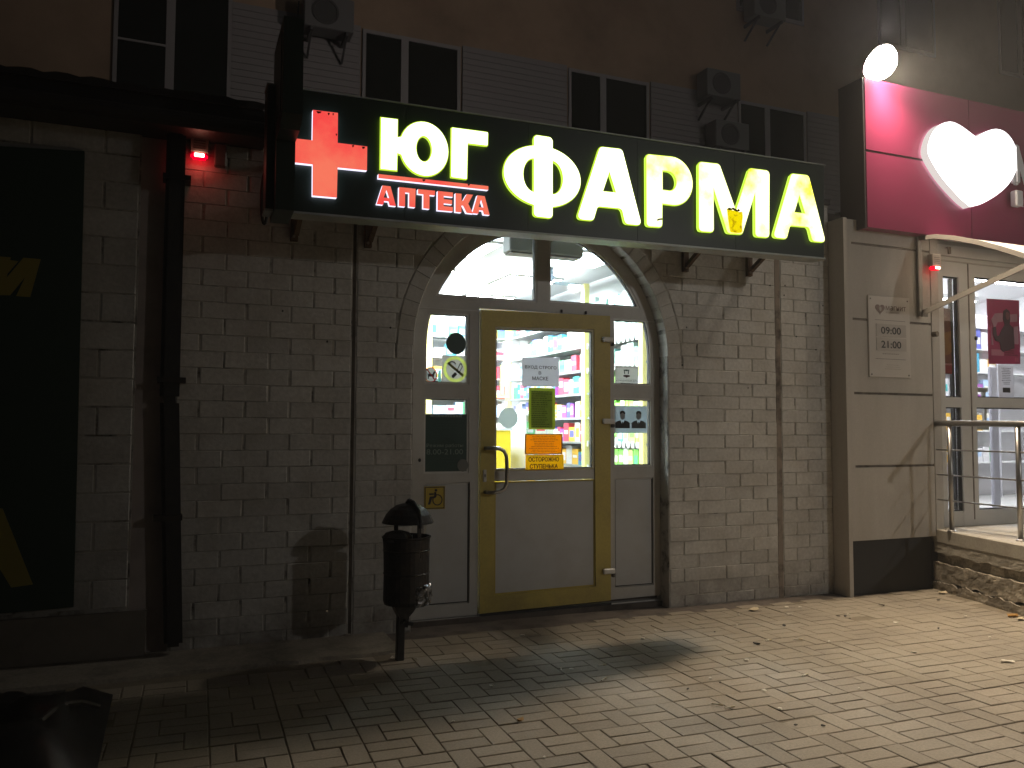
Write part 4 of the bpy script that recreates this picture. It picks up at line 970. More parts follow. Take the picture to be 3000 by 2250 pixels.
add_light('alarm_siren_glow', 'POINT', (0.128, -0.075, 3.045), (0, 0, 0), 0.22, (1.0, 0.03, 0.03), shadow_soft_size=0.03)
add_light('alarm_siren_glow', 'POINT', (6.0, -0.28, 2.80), (6, 0, 0), 0.15, (1.0, 0.03, 0.03), shadow_soft_size=0.03)
jb = thing('junction_box', 'small dark junction box on the wall right of the first alarm light', 'junction box', (0.25, 0, 3.06))
MB().box(0.215, 0.285, -0.045, -0.002, 3.03, 3.17).build('casing', surf('jb_grey', (0.13, 0.12, 0.11), 0.6), jb, bevel=0.006)

# ================================================================== LITTER BIN
BX, BY = 1.292, -0.60
bn_ = thing('litter_bin', 'battered black metal litter bin with a domed lid on a single post', 'litter bin', (1.255, BY, GZ))
T = 0.018  # lean
def lean(x, z): return x+(z-0.11)*T*0.9-0.012
mb = MB()
prof = [(0.128, 0.43), (0.133, 0.45), (0.133, 0.60), (0.137, 0.605), (0.133, 0.61), (0.133, 0.73), (0.137, 0.735), (0.133, 0.74), (0.134, 0.800), (0.140, 0.806), (0.140, 0.815), (0.130, 0.815), (0.128, 0.80), (0.126, 0.47), (0.0, 0.44)]
mb.lathe((BX, BY, 0), prof, 30, jitter=0.045)
mb.f.append(tuple(range(29, -1, -1))); mb.m.append(0)
mb.build('barrel', bin_m, bn_)
MB().prism([(BX-0.085, 0.43), (BX+0.06, 0.43), (BX+0.03, 0.385), (BX-0.01, 0.345), (BX-0.05, 0.36)], BY-0.05, BY+0.05).build('underside_cone', bin_m, bn_)
MB().bar((1.256, BY, GZ-0.02), (1.262, BY, 0.44), 0.044, 0.044).build('post', black_m, bn_, bevel=0.004)
MB().bar((1.283, BY-0.03, 0.30), (1.300, BY-0.03, 0.43), 0.022, 0.02).bar((1.262, BY-0.03, 0.325), (1.325, BY-0.03, 0.315), 0.022, 0.02).build('hinge_stay', black_m, bn_)
for x, yy in ((1.256, 0.11), (1.332, -0.12)):
    MB().box(x-0.012, x+0.012, BY+yy-0.004, BY+yy+0.004, 0.70, 0.925).build('lid_strut', black_m, bn_)
MB().tube([(1.397, BY+0.03, 0.80), (1.397, BY+0.03, 0.915)], 0.002, 6).build('lid_wire', black_m, bn_)
mb = MB(); dome = [(0.148, 0.893), (0.144, 0.903), (0.128, 0.938), (0.102, 0.970), (0.068, 0.992), (0.030, 1.003), (0.001, 1.006)]
mb.lathe((1.298, BY, 0), dome, 30, jitter=0.045)
mb.lathe((1.298, BY, -0.004), [(0.146, 0.893), (0.12, 0.93), (0.06, 0.98), (0.001, 0.996)], 30, jitter=0.045)
mb.build('domed_lid', bin_m, bn_, smooth=False)
MB().tube([(1.292, BY-0.01, 1.003), (1.296, BY-0.03, 1.018), (1.312, BY-0.06, 1.010), (1.328, BY-0.11, 0.97), (1.332, BY-0.14, 0.915), (1.332, BY-0.145, 0.87)], [0.016, 0.016, 0.014, 0.011, 0.010, 0.010], 8).build('lid_strap', bin_m, bn_)
ln = thing('bin_liner', 'crumpled silvery film bulging from the torn side of the bin', 'bin liner', (1.37, BY-0.08, 0.43))
mb = MB(); nu, nv = 16, 14
for j in range(nv+1):
    for i in range(nu+1):
        a = -1.45+1.75*i/nu; z = 0.425+0.175*j/nv
        e = min(i, nu-i, j, nv-j)/3.0; e = min(1, e)
        rr = 0.133+0.012*e+0.012*noise.noise(Vector((a*5, z*30, 2)))+0.010*noise.noise(Vector((a*13, z*60, 7)))
        if j > nv*(0.65+0.35*noise.noise(Vector((a*3, 1, 1)))): rr = 0.125
        mb.v.append((BX+rr*cos(a), BY+rr*sin(a), z))
for j in range(nv):
    for i in range(nu): a = j*(nu+1)+i; mb.f.append((a, a+1, a+nu+2, a+nu+1)); mb.m.append(0)
mb.build('film', film_m, ln)
rb = thing('bin_rubbish', 'rubbish heaped in the mouth of the litter bin', 'rubbish', (1.25, BY, 0.8))
mb = MB(); mb.lathe((1.235, BY-0.01, 0), [(0.088, 0.790), (0.085, 0.815), (0.065, 0.838), (0.03, 0.848), (0.001, 0.850)], 14, jitter=0.35)
mb.build('bag', surf('bag_dark', (0.05, 0.05, 0.05), 0.4, bump=0.6), rb)
MB().poly([(1.275, BY-0.06, 0.79), (1.287, BY-0.06, 0.79), (1.283, BY-0.05, 0.82), (1.277, BY-0.05, 0.825)]).poly([(1.305, BY-0.04, 0.79), (1.314, BY-0.05, 0.79), (1.312, BY-0.05, 0.83)]).build('paper_scrap', paper_m, rb)

# ================================================================== COSMETICS SHOP (right)
cl = thing('rendered_wall', 'cream rendered wall with four horizontal grooves beside the cosmetics shop door', 'wall', (5.5, -0.1, GZ))
CYF = -0.17
zs = [0.552, 1.148, 1.742, 2.348, 2.975, 3.18]
for i, (a, b) in enumerate(zip(zs[:-1], zs[1:])):
    MB().box(5.088, 6.003, CYF, -0.02, a+(0.010 if i else 0), b-0.010).build('render_panel', clad_m, cl)
    if i: MB().box(5.13, 6.003, CYF+0.014, -0.03, a-0.0098, a+0.0098).box(5.088, 5.13, CYF, -0.03, a-0.0098, a+0.0098, 1).build('groove', [gro2_m, clad_m], cl)
MB().box(5.046, 5.0875, CYF-0.002, -0.001, GZ-0.02, 3.18).build('corner_strip', clad_m, cl, bevel=0.002)
MB().box(6.0035, 6.012, CYF+0.006, -0.03, 0.60, 3.09).build('joint', gro2_m, cl)
MB().box(6.0125, 6.10, CYF-0.001, -0.02, 0.60, 3.09).build('reveal_strip', clad_m, cl)
MB().box(5.088, 6.0, CYF+0.05, 0.1, GZ-0.02, 0.551).build('plinth', plinth_m, cl)
MB().box(5.062, 9.5, 0.0, 0.25, GZ-0.02, 0.60).box(5.062, 6.1, -0.019, 0.25, 0.62, 3.09).build('backing_wall', clad_m, cl)
hk = MB().prism(ellipse(6.02, 2.262, 0.018, 0.024, 8), CYF-0.05, CYF); tag(hk.build('wall_hook', surf('hook_brown', (0.10, 0.08, 0.06), 0.7)), 'small dark hook on the rendered wall just below the second groove', 'hook')
# hours plate
hpz = thing('hours_plate', 'white opening hours plate with heart logo screwed to the rendered wall', 'hours plate', (5.5, CYF-0.01, 1.88))
yp = CYF-0.014
MB().box(5.286, 5.746, yp, CYF-0.001, 1.878, 2.552).build('plate', plate_m, hpz, bevel=0.003)
for a, b in ((2.215, 2.320), (2.100, 2.205)): MB().box(5.365, 5.695, yp-0.004, yp-0.0005, a, b).build('time_card', plate2_m, hpz)
text('lettering', '09:00', 5.415, 2.238, 0.218, 0.058, yp-0.006, ink_m, hpz, bold=0.025)
text('lettering', '21:00', 5.415, 2.122, 0.218, 0.058, yp-0.006, ink_m, hpz, bold=0.025)
text('lettering', 'магнит', 5.475, 2.438, 0.225, 0.036, yp-0.002, brownink_m, hpz, bold=0.02)
text('lettering', 'косметик', 5.478, 2.412, 0.150, 0.014, yp-0.002, surf('pale_brown_ink', (0.33, 0.27, 0.25), 0.6), hpz)
def heart(cx, cz, w, h, n=40):
    pts = []
    for i in range(n):
        t = 2*pi*i/n; x = 16*sin(t)**3; z = 13*cos(t)-5*cos(2*t)-2*cos(3*t)-cos(4*t)
        pts.append((cx+x/32*w, cz+(z+2.5)/29*h))
    return pts
shape('heart_logo', [heart(5.412, 2.438, 0.105, 0.085)], yp-0.002, yp, brownink_m, hpz)
shape('heart_highlight', [ellipse(5.415, 2.445, 0.012, 0.02, 12)], yp-0.004, yp-0.002, plate2_m, hpz)
for z in (2.352, 2.030): MB().box(5.355, 5.69, yp-0.001, yp, z-0.0015, z+0.0015).build('rule_line', greyink_m, hpz)
dash_lines('small_print', 5.40, 5.64, 2.082, 2.065, 1, yp-0.001, surf('faint_ink', (0.33, 0.3, 0.27), 0.6), hpz, 0.95, 0.5, 12)
dash_lines('small_print', 5.44, 5.64, 1.99, 1.94, 3, yp-0.001, surf('faint_ink2', (0.40, 0.37, 0.33), 0.6), hpz, 0.95, 0.3, 13)
for x, z in ((5.31, 2.525), (5.72, 2.525), (5.31, 1.90), (5.72, 1.90)): MB().prism(ellipse(x, z, 0.007, 0.007, 8), yp-0.002, yp).build('screw', greyink_m, hpz)

# magenta fascia
fa = thing('shop_fascia', 'magenta cosmetics shop fascia of flat panels with a glowing white heart', 'fascia', (7, -0.2, 3.1))
FYY = -0.27
for (xa, xb) in ((5.21, 6.398), (6.406, 7.6), (7.608, 8.8)):
    MB().box(xa, xb, FYY, FYY+0.10, 3.736, 4.335).build('upper_panel', magenta_m, fa)
    MB().box(xa, xb, FYY, FYY+0.10, 3.092, 3.716).build('lower_panel', magenta_m, fa)
MB().box(5.205, 8.8, FYY+0.012, FYY+0.12, 3.095, 4.33).build('backing', seam_m, fa)
MB().box(5.19, 5.2045, FYY+0.004, 0.0, 3.085, 4.335).build('end_cap', surf('end_cap_dark', (0.035, 0.02, 0.025), 0.5), fa)
hc = [(5.695,3.740),(5.72,3.85),(5.78,3.94),(5.87,4.005),(5.985,4.040),(6.08,4.03),(6.16,4.005),(6.235,3.975),(6.30,3.950),(6.37,3.99),(6.46,4.03),(6.56,4.057),(6.66,4.05),(6.74,4.01),(6.80,3.94),(6.828,3.84),(6.815,3.75),(6.765,3.66),(6.68,3.57),(6.56,3.485),(6.42,3.41),(6.30,3.360),(6.196,3.333),(6.11,3.372),(6.0,3.44),(5.88,3.525),(5.77,3.63)]
hc = [((6.845-(6.845-x)*0.955)*1.010, 1.425+(z-1.425)*1.010) for x, z in hc]
hs = []
for i in range(len(hc)):
    p0, p1, p2, p3 = (Vector(hc[(i+j-1) % len(hc)]) for j in range(4))
    for t in (0, 0.25, 0.5, 0.75):
        if i in (7, 8, 21, 22): qv = p1*(1-t)+p2*t
        else: qv = 0.5*((2*p1)+(-p0+p2)*t+(2*p0-5*p1+4*p2-p3)*t*t+(-p0+3*p1-3*p2+p3)*t**3)
        hs.append(tuple(qv))
# heart outline from the classic curve, fitted by control points above
shape('heart', [hs], -0.350, FYY-0.012, [heart_face, heart_side], fa, side=1)
# letters beginning right of the heart
text('letter_row', 'магнит', 6.865, 3.625, 1.75, 0.36, -0.33, dullwhite_m, fa, bold=0.03)
MB().box(6.855, 6.93, -0.36, -0.30, 3.62, 3.985).build('letter_stroke', dullwhite_m, fa, bevel=0.02, seg=2)
MB().box(6.85, 6.94, -0.365, -0.30, 3.425, 3.565).build('letter_stroke', dullwhite_m, fa, bevel=0.01)
text('letter_row', 'косметик', 6.86, 3.43, 1.2, 0.13, -0.33, dullwhite_m, fa, bold=0.03)
# floodlight
fl = thing('floodlight', 'glaring white floodlight on a bracket above the left corner of the magenta fascia', 'floodlight', (5.34, -0.2, 4.4))
MB().bar((5.36, -0.15, 4.336), (5.36, -0.15, 4.56), 0.03, 0.03).bar((5.36, -0.15, 4.55), (5.345, -0.27, 4.53), 0.025, 0.025).build('bracket', black_m, fl)
dv = Vector((0.05, -0.72, -0.69)).normalized()
hb = Vector(FLOOD)-dv*0.125
def place_on_lamp(o, back):
    o.parent = fl; o.rotation_euler = dv.to_track_quat('-Z', 'Y').to_euler(); o.location = Vector(FLOOD)+Vector((0.08, -0.02, -0.02))-dv*back-WP[fl.name]
mb = MB(); mb.lathe((0, 0, 0), [(0.001, 0.10), (0.06, 0.095), (0.10, 0.06), (0.149, 0.0), (0.156, 0.0), (0.156, -0.01), (0.146, -0.01)], 26)
place_on_lamp(mb.build('housing', black_m, None, smooth=True), 0.165)
mb = MB(); mb.lathe((0, 0, 0), [(0.145, 0.0), (0.138, -0.035), (0.110, -0.075), (0.06, -0.10), (0.001, -0.11)], 26)
place_on_lamp(mb.build('lens', flood_face, None, smooth=True), 0.155)

# canopy over the shop door
cn = thing('door_canopy', 'curved white canopy with flat steel struts over the cosmetics shop door', 'canopy', (7, -0.6, 2.9))
prof = [(-0.185, 3.075), (-0.36, 3.055), (-0.52, 3.010), (-0.72, 2.935), (-0.92, 2.845), (-1.12, 2.745), (-1.30, 2.640)]
mb = MB(); nx = 2
for x in (5.87, 8.6):
    for (y, z) in prof: mb.v.append((x, y, z+0.010))
for i in range(len(prof)-1): mb.f.append((i, i+1, len(prof)+i+1, len(prof)+i)); mb.m.append(0)
mb.build('roof_sheet', canopy_m, cn)
for x in (5.862, 8.6):
    mb = MB()
    for (a, b) in zip(prof[:-1], prof[1:]): mb.bar((x, a[0], a[1]), (x, b[0], b[1]), 0.02, 0.036)
    mb.build('curved_rib', cream_m, cn)
    MB().box(x-0.022, x+0.022, -0.200, -0.175, 2.405, 3.085).build('wall_bar', cream_m, cn, bevel=0.003)
    MB().bar((x+0.01, -0.205, 2.435), (x+0.01, -1.25, 2.70), 0.014, 0.042).build('strut', cream_m, cn)
    MB().box(x-0.01, x+0.045, -0.225, -0.201, 2.40, 2.43).build('bolt_plate', cream_m, cn)

# shop doors
DY = -0.06
dd = thing('cosmetics_shop_doors', 'white framed glazed double doors of the cosmetics shop behind the steel railing', 'shop doors', (7.2, DY, 0.6))
sl_u, sl_l = rect(6.29, 6.482, 1.735, 2.81), rect(6.285, 6.478, 0.735, 1.647)
dr_u, dr_l = rect(6.685, 7.48, 1.74, 2.83), rect(6.665, 7.48, 0.74, 1.65)
dr2u, dr2l = rect(7.75, 8.5, 1.74, 2.83), rect(7.75, 8.5, 0.74, 1.65)
shape('door_frame', [rect(6.10, 8.7, 0.60, 3.09), sl_u, sl_l, dr_u, dr_l, dr2u, dr2l], DY, DY+0.06, clad_m if False else pvc2_m, dd)
for lp_ in (sl_u, sl_l, dr_u, dr_l, dr2u, dr2l):
    shape('gasket', [inset(lp_, 0.0), inset(lp_, 0.010)], DY+0.015, DY+0.05, gasket_m, dd)
    shape('glass_pane', [inset(lp_, 0.005)], DY+0.028, DY+0.034, glass2_m, dd)
shape('side_mullion', [rect(6.430, 6.452, 0.745, 2.80)], DY+0.04, DY+0.07, gasket_m, dd)
MB().box(6.595, 6.606, DY-0.006, DY+0.0, 0.66, 2.95).build('leaf_edge', gro2_m, dd)
MB().box(6.108, 8.7, DY-0.012, DY, 2.940, 2.950).build('head_bead', clad_m, dd)
MB().box(6.14, 8.7, DY-0.03, DY, 2.985, 3.05).build('head_cover', pvc2_m, dd)
MB().box(6.665, 6.86, DY+0.035, DY+0.06, 1.79, 1.83).box(6.80, 6.83, DY+0.035, DY+0.06, 1.65, 1.80).box(6.665, 6.86, DY+0.035, DY+0.06, 1.45, 1.482).box(6.81, 6.835, DY+0.035, DY+0.06, 1.48, 1.64).build('inner_rail', pvc2_m, dd)
MB().box(6.47, 7.5, DY-0.002, DY+0.0, 0.60, 0.735).build('kick_plate', pvc2_m, dd)
MB().prism(ellipse(6.672, 2.27, 0.010, 0.018, 10), DY-0.02, DY).build('lock', gasket_m, dd)
MB().box(6.32, 6.34, DY-0.05, DY, 3.0, 3.06).build('stay', surf('stay_br', (0.12, 0.09, 0.07), 0.6), tag(thing('canopy_hook', 'small brown clip on the head of the cosmetics shop door frame', 'clip', (6.33, DY, 3.0)), 'small brown clip on the head of the cosmetics shop door frame', 'clip'))
# posters in the shop window
YP = DY-0.002
n = notice('magenta_poster', 'magenta poster of a dark clad man hung inside the cosmetics shop door', 'poster', [[(6.832, 2.045), (7.250, 2.058), (7.258, 2.650), (6.830, 2.640)]], YP, surf('poster_magenta', (0.22, 0.022, 0.075), 0.5))
poster_pale = surf('poster_pale', (0.25, 0.14, 0.19), 0.5)
for lp_ in (fillet([(6.875, 2.44), (6.88, 2.36), (6.90, 2.22), (6.875, 2.22), (6.875, 2.44)], 0.0), fillet([(6.88, 2.45), (6.93, 2.51), (7.03, 2.52), (7.03, 2.44), (6.96, 2.43), (6.93, 2.38), (6.91, 2.37)], 0.01), fillet([(7.12, 2.51), (7.22, 2.52), (7.22, 2.45), (7.12, 2.44)], 0.006), fillet([(7.17, 2.40), (7.23, 2.41), (7.23, 2.24), (7.17, 2.24)], 0.006)): shape('pale_shape', [lp_], YP-0.003, YP, poster_pale, n)
shape('man_figure', [fillet([(6.895, 2.38), (6.935, 2.39), (6.945, 2.30), (6.975, 2.31), (7.01, 2.37), (7.05, 2.41), (7.03, 2.47), (7.04, 2.54), (7.08, 2.56), (7.12, 2.54), (7.125, 2.47), (7.115, 2.42), (7.16, 2.39), (7.17, 2.30), (7.17, 2.20), (7.02, 2.16), (6.99, 2.18), (6.98, 2.25), (6.92, 2.26), (6.895, 2.32)], 0.012)], YP-0.005, YP-0.003, surf('poster_dark', (0.035, 0.018, 0.028), 0.5), n)
shape('man_face', [ellipse(7.088, 2.495, 0.026, 0.036, 18)], YP-0.007, YP-0.005, surf('poster_face', (0.11, 0.045, 0.055), 0.5), n)
shape('pale_bar', [rect(6.868, 7.03, 2.125, 2.180)], YP-0.003, YP, surf('poster_pale2', (0.30, 0.12, 0.17), 0.5), n)
dash_lines('small_print', 7.04, 7.22, 2.185, 2.125, 3, YP-0.003, surf('poster_ink', (0.09, 0.012, 0.03), 0.5), n, 1.0, 0.5, 21, False)
shape('corner_mark', [rect(7.18, 7.225, 2.075, 2.115)], YP-0.003, YP, surf('poster_mark', (0.28, 0.05, 0.10), 0.5), n)
n = notice('white_leaflet', 'white typed leaflet under the magenta poster on the cosmetics shop door', 'notice', [rect(6.952, 7.152, 1.745, 2.038)], YP, paper_m)
dash_lines('small_print', 6.975, 7.13, 2.02, 1.86, 10, YP-0.003, greyink_m, n, 0.8, 0.4, 22)
shape('photo', [fillet(rect(7.005, 7.10, 1.79, 1.835), 0.006)], YP-0.003, YP, ink_m, n)
n = notice('orange_poster', 'tall orange and red poster in the narrow cosmetics shop side light', 'poster', [rect(6.300, 6.446, 1.945, 2.530)], YP+0.05, surf('poster_orange', (0.20, 0.055, 0.02), 0.5, dirt=(0.06, 0.02, 0.012), dirt_amt=0.9, dirt_scale=12))
shape('yellow_field', [[(6.305, 2.13), (6.34, 2.105), (6.40, 2.12), (6.44, 2.15), (6.44, 2.33), (6.305, 2.30)]], YP+0.047, YP+0.05, surf('poster_yellow', (0.30, 0.13, 0.02), 0.5, dirt=(0.22, 0.07, 0.02), dirt_amt=0.9, dirt_scale=14), n)
shape('red_band', [rect(6.303, 6.443, 1.95, 2.02)], YP+0.047, YP+0.05, surf('poster_red', (0.30, 0.03, 0.03), 0.5), n)
shape('pale_line', [rect(6.303, 6.443, 2.022, 2.038)], YP+0.046, YP+0.05, surf('poster_pink', (0.45, 0.2, 0.2), 0.5), n)
tag(MB().box(6.300, 6.44, 0.10, 0.12, 1.745, 1.94).build('dark_board', surf('dark_board', (0.055, 0.05, 0.035), 0.8, dirt=(0.02, 0.02, 0.015), dirt_amt=0.8, dirt_scale=14)), 'dark board standing below the orange poster', 'board')
# shop interior
si = thing('cosmetics_shop_room', 'white walls and ceiling of the cosmetics shop seen through its doors', 'shop room', (8, 2, 0.6))
MB().box(6.08, 6.11, 0.0, 4.6, 0.5, 3.6).build('side_wall', white_int, si)
MB().box(6.08, 12.0, 4.6, 4.7, 0.5, 3.6).build('back_wall', white_int, si)
MB().box(12.0, 12.1, 0.0, 4.6, 0.5, 3.6).build('side_wall', white_int, si)
MB().box(6.08, 12.0, 0.0, 4.6, 3.5, 3.6).build('ceiling', white_int, si)
MB().box(6.08, 12.0, 0.0, 4.6, 0.54, 0.60).build('shop_floor', floor_int, si)
MB().box(8.71, 12.0, -0.05, 0.0, 0.5, 3.6).build('front_wall', clad_m, si)
MB().box(6.08, 8.71, -0.002, 0.05, 3.10, 3.55).build('door_head', clad_m, si)
for i, y in enumerate((0.9, 2.3, 3.7)):
    p = thing('ceiling_tube', 'long ceiling light in the cosmetics shop, ' + ['nearest the door', 'in the middle', 'at the back'][i], 'ceiling light', (9, y, 3.45))
    MB().box(6.6, 11.4, y-0.06, y+0.06, 3.42, 3.44).build('tube', ledm_m, p); MB().box(6.55, 11.45, y-0.08, y+0.08, 3.441, 3.499).build('casing', white_int, p)
sw = thing('cosmetics_shelving', 'white back wall shelving crowded with bottles in the cosmetics shop', 'shelving', (9.5, 2.2, 0.6))
for z in (1.05, 1.45, 1.85, 2.2, 2.5, 2.78): MB().box(8.3, 11.8, 2.2, 2.5, z-0.015, z).build('shelf', shelf_w, sw)
MB().box(8.3, 11.8, 2.5, 2.52, 0.6, 3.0).build('back_panel', surf('mag_panel', (0.70, 0.70, 0.74), 0.5), sw)
for x in (8.31, 9.1, 9.9): MB().box(x, x+0.04, 2.18, 2.2, 0.6, 3.0).build('upright', surf('upright', (0.4, 0.4, 0.44), 0.5), sw)
for i, z in enumerate((1.05, 1.45, 1.85, 2.2, 2.5)):
    nm = ['bottom', 'second lowest', 'middle', 'second highest', 'top'][i]
    shelf_boxes(sw, 'x', 2.24, 8.4, 10.0, z, 0.27, box_mats, 'bottle or carton on the %s shelf of the cosmetics shop' % nm, group='goods on the %s cosmetics shelf' % nm, wmin=0.08, wmax=0.2)
yb = thing('yellow_dispenser', 'yellow box hanging at the left edge of the cosmetics shop glass', 'dispenser', (6.9, 0.2, 2.1))
MB().box(6.99, 7.10, 0.30, 0.40, 2.12, 2.55).build('body', surf('disp_yellow', (0.80, 0.58, 0.02), 0.5), yb, bevel=0.01)
MB().box(7.01, 7.08, 0.294, 0.299, 2.32, 2.46).build('window', surf('disp_olive', (0.45, 0.36, 0.04), 0.5), yb)
ts = thing('security_gate', 'white anti theft gate pillars standing inside the cosmetics shop door', 'security gate', (7.4, 0.6, 0.6))
for x in (7.30, 7.72, 8.3): MB().box(x, x+0.10, 0.6, 0.64, 0.6, 2.1).build('pillar', surf('gate_grey', (0.45, 0.45, 0.52), 0.5), ts, bevel=0.01)

# platform
pf = struct(thing('entrance_platform', None, None, (6.5, -0.6, GZ)))
def plat(name, loop, z0, z1, mat, bev=0.0, nx=1):
    n = len(loop); v = [(x, y, z0) for x, y in loop]+[(x, y, z1) for x, y in loop]
    fc = [tuple(range(n-1, -1, -1)), tuple(range(n, 2*n))]+[(i, (i+1) % n, n+(i+1) % n, n+i) for i in range(n)]
    mb = MB(); mb.v = v; mb.f = fc; mb.m = [0]*len(fc); return mb.build(name, mat, pf, bevel=bev)
P0, P1 = (6.02, -0.13), (5.66, -1.40)
plat('slab', [P0, (9.5, -0.13), (9.5, -1.40), P1], 0.500, 0.610, slab_m, 0.006)
plat('landing', [(6.10, -0.035), (9.5, -0.035), (9.5, -0.129), (6.02, -0.129)], 0.50, 0.606, slab_m)
# crumbling core with layered plaster, displaced face
def rough_face(name, z0, z1, out, mat, seed, amp=0.02, nx=60, nz=12, ragged_top=0.0, ragged_bot=0.0):
    mb = MB(); A = Vector((P0[0], P0[1], 0)); B = Vector((P1[0], P1[1], 0)); d = (B-A); nrm = Vector((d.y, -d.x, 0)).normalized()
    if nrm.x > 0: nrm = -nrm
    for j in range(nz+1):
        for i in range(nx+1):
            t = i/nx; p = A+d*t
            zt_ = z1+ragged_top*noise.noise(Vector((t*14, seed, 0)))+ragged_top*0.6*noise.noise(Vector((t*45, seed, 0))); zb_ = z0+ragged_bot*noise.noise(Vector((t*11, seed+3, 0)))
            z = zb_+(zt_-zb_)*j/nz
            k = amp*(noise.noise(Vector((t*18, z*22, seed)))+0.5*noise.noise(Vector((t*55, z*60, seed))))
            q_ = p+nrm*(out+k*(0 if j in (0,) else 1)); mb.v.append((q_.x, q_.y, z))
    for j in range(nz):
        for i in range(nx): a = j*(nx+1)+i; mb.f.append((a, a+1, a+nx+2, a+nx+1)); mb.m.append(0)
    n0 = len(mb.v)     # close the top edge back to the core
    for i in range(nx+1):
        v = mb.v[nz*(nx+1)+i]; mb.v.append((v[0]+0.12, v[1], v[2]+0.0))
    for i in range(nx): a = nz*(nx+1)+i; mb.f.append((a, a+1, n0+i+1, n0+i)); mb.m.append(0)
    n1 = len(mb.v)
    for i in range(nx+1):
        v = mb.v[i]; mb.v.append((v[0]+0.12, v[1], v[2]))
    for i in range(nx): mb.f.append((i, i+1, n1+i+1, n1+i)); mb.m.append(0)
    return mb.build(name, mat, pf)
plat('core', [(6.10, -0.12), (9.5, -0.12), (9.5, -1.35), (5.78, -1.35)], GZ-0.02, 0.499, conc_m)
rough_face('plaster_layer', 0.415, 0.510, -0.004, slab_m, 1, 0.003, ragged_bot=0.02)
rough_face('plaster_layer', 0.330, 0.440, -0.030, peel_m, 2, 0.004, ragged_top=0.01)
rough_face('plaster_layer', 0.185, 0.335, 0.006, peel_m, 5, 0.004, ragged_top=0.012, ragged_bot=0.025)
rough_face('plaster_layer', GZ-0.02, 0.178, 0.018, peel_m, 8, 0.004, ragged_top=0.02)
# railing
rl = thing('steel_railing', 'stainless steel railing with three thin bars on the entrance platform', 'railing', (6.0, -0.8, 0.61))
RX = lambda y: 6.03+(y+0.2)*0.10
rp = [(5.985, -0.34), (5.955, -0.96), (5.92, -1.58)]
MB().tube([(6.03, -0.175, 1.50), (5.985, -0.34, 1.501), (5.955, -0.96, 1.492), (5.92, -1.6, 1.49)], 0.0245, 14).build('handrail', steel_m, rl, smooth=True)
for (x, y) in rp[:2]:
    MB().tube([(x, y, 0.61), (x, y, 1.478)], 0.0195, 12).build('post', steel_m, rl, smooth=True)
    MB().lathe((x, y, 0.61), [(0.036, 0), (0.036, 0.006), (0.024, 0.014), (0.020, 0.016)], 16).build('post_base', steel_m, rl)
for z in (0.86, 1.07, 1.28): MB().tube([(6.03, -0.175, z), (5.985, -0.34, z), (5.955, -0.96, z-0.004), (5.92, -1.6, z-0.008)], 0.0065, 8).build('thin_bar', steel_m, rl, smooth=True)

# ================================================================== APARTMENT BUILDING BEHIND
UB = 5.31
ub = thing('apartment_building', 'dark multi storey building rising behind the shops with siding between its windows', 'building', (5, 6, GZ))
MB().box(-14, 30, UB, UB+6, 0, 16).build('wall', plaster_m, ub)
wins = []
D2 = 10.62
for k_ in range(0, 5):
    x0 = (0.2105+0.2845*k_)*D2; wins.append((x0, x0+0.128*D2))
w0 = (-0.72, 0.60)
mb = MB(); zrow = 4.6
segs = []; prev = 0.60
for (a, b) in wins: segs.append((prev, a-0.03)); prev = b+0.03
z = 4.2
while z < 6.74:
    for (a, b) in segs:
        if b > a: mb.box(a, b, UB-0.035, UB-0.002, z, z+0.079)
    z += 0.085
o = mb.build('siding_boards', siding_m, ub); o['kind'] = 'stuff'
def apt_window(x0, x1, zt, mull, z0=4.9):
    f_ = shape('window', [rect(x0, x1, z0, zt), rect(x0+0.045, mull-0.05, z0+0.06, zt-0.05), rect(mull+0.05, x1-0.045, z0+0.06, zt-0.05)], UB-0.03, UB+0.01, oldframe_m, ub)
    for a, b in ((x0+0.045, mull-0.05), (mull+0.05, x1-0.045)): MB().box(a, b, UB-0.012, UB-0.004, z0+0.06, zt-0.05).build('pane', darkglass_m, f_)
    return f_
for i, (a, b) in enumerate(wins): apt_window(a, b, 6.72, a+0.42*(b-a))
f_ = apt_window(w0[0], w0[1], 6.85, -0.10); MB().box(w0[0]+0.045, -0.15, UB-0.034, UB-0.013, 6.03, 6.055).build('glazing_bar', oldframe_m, f_)
for k_ in range(0, 5):
    x0 = (0.2105+0.2845*k_)*D2; f_ = apt_window(x0, x0+1.36, 9.9, x0+0.57, 8.2)
def ac_unit(label, x, z, w=0.62, h=0.42):
    a = thing('air_conditioner', label, 'air conditioner', (x+w/2, UB-0.2, z), 'air conditioners on the apartment wall')
    MB().box(x, x+w, UB-0.42, UB-0.14, z, z+h).build('casing', ac_m, a, bevel=0.01)
    shape('fan_grille', [ellipse(x+w*0.42, z+h*0.5, h*0.4, h*0.4, 24), ellipse(x+w*0.42, z+h*0.5, h*0.33, h*0.33, 24)], UB-0.43, UB-0.422, acgrill_m, a)
    shape('fan_opening', [ellipse(x+w*0.42, z+h*0.5, h*0.32, h*0.32, 20)], UB-0.425, UB-0.4215, acgrill_m, a)
    for q_ in (x+0.08, x+w-0.10): MB().box(q_, q_+0.03, UB-0.42, UB-0.05, z-0.05, z-0.002).bar((q_+0.015, UB-0.36, z-0.04), (q_+0.015, UB-0.05, z-0.26), 0.025, 0.025).build('bracket', acgrill_m, a)
ac_unit('air conditioner above the left end of the green sign', 1.42, 6.44)
ac_unit('air conditioner between the second and third windows from the left end of the sign', 7.40, 6.52)
ac_unit('air conditioner below another one, half hidden behind the sign top', 7.55, 5.75)
ac_unit('high air conditioner on the brown wall at the top edge of the photo', 8.30, 7.95)
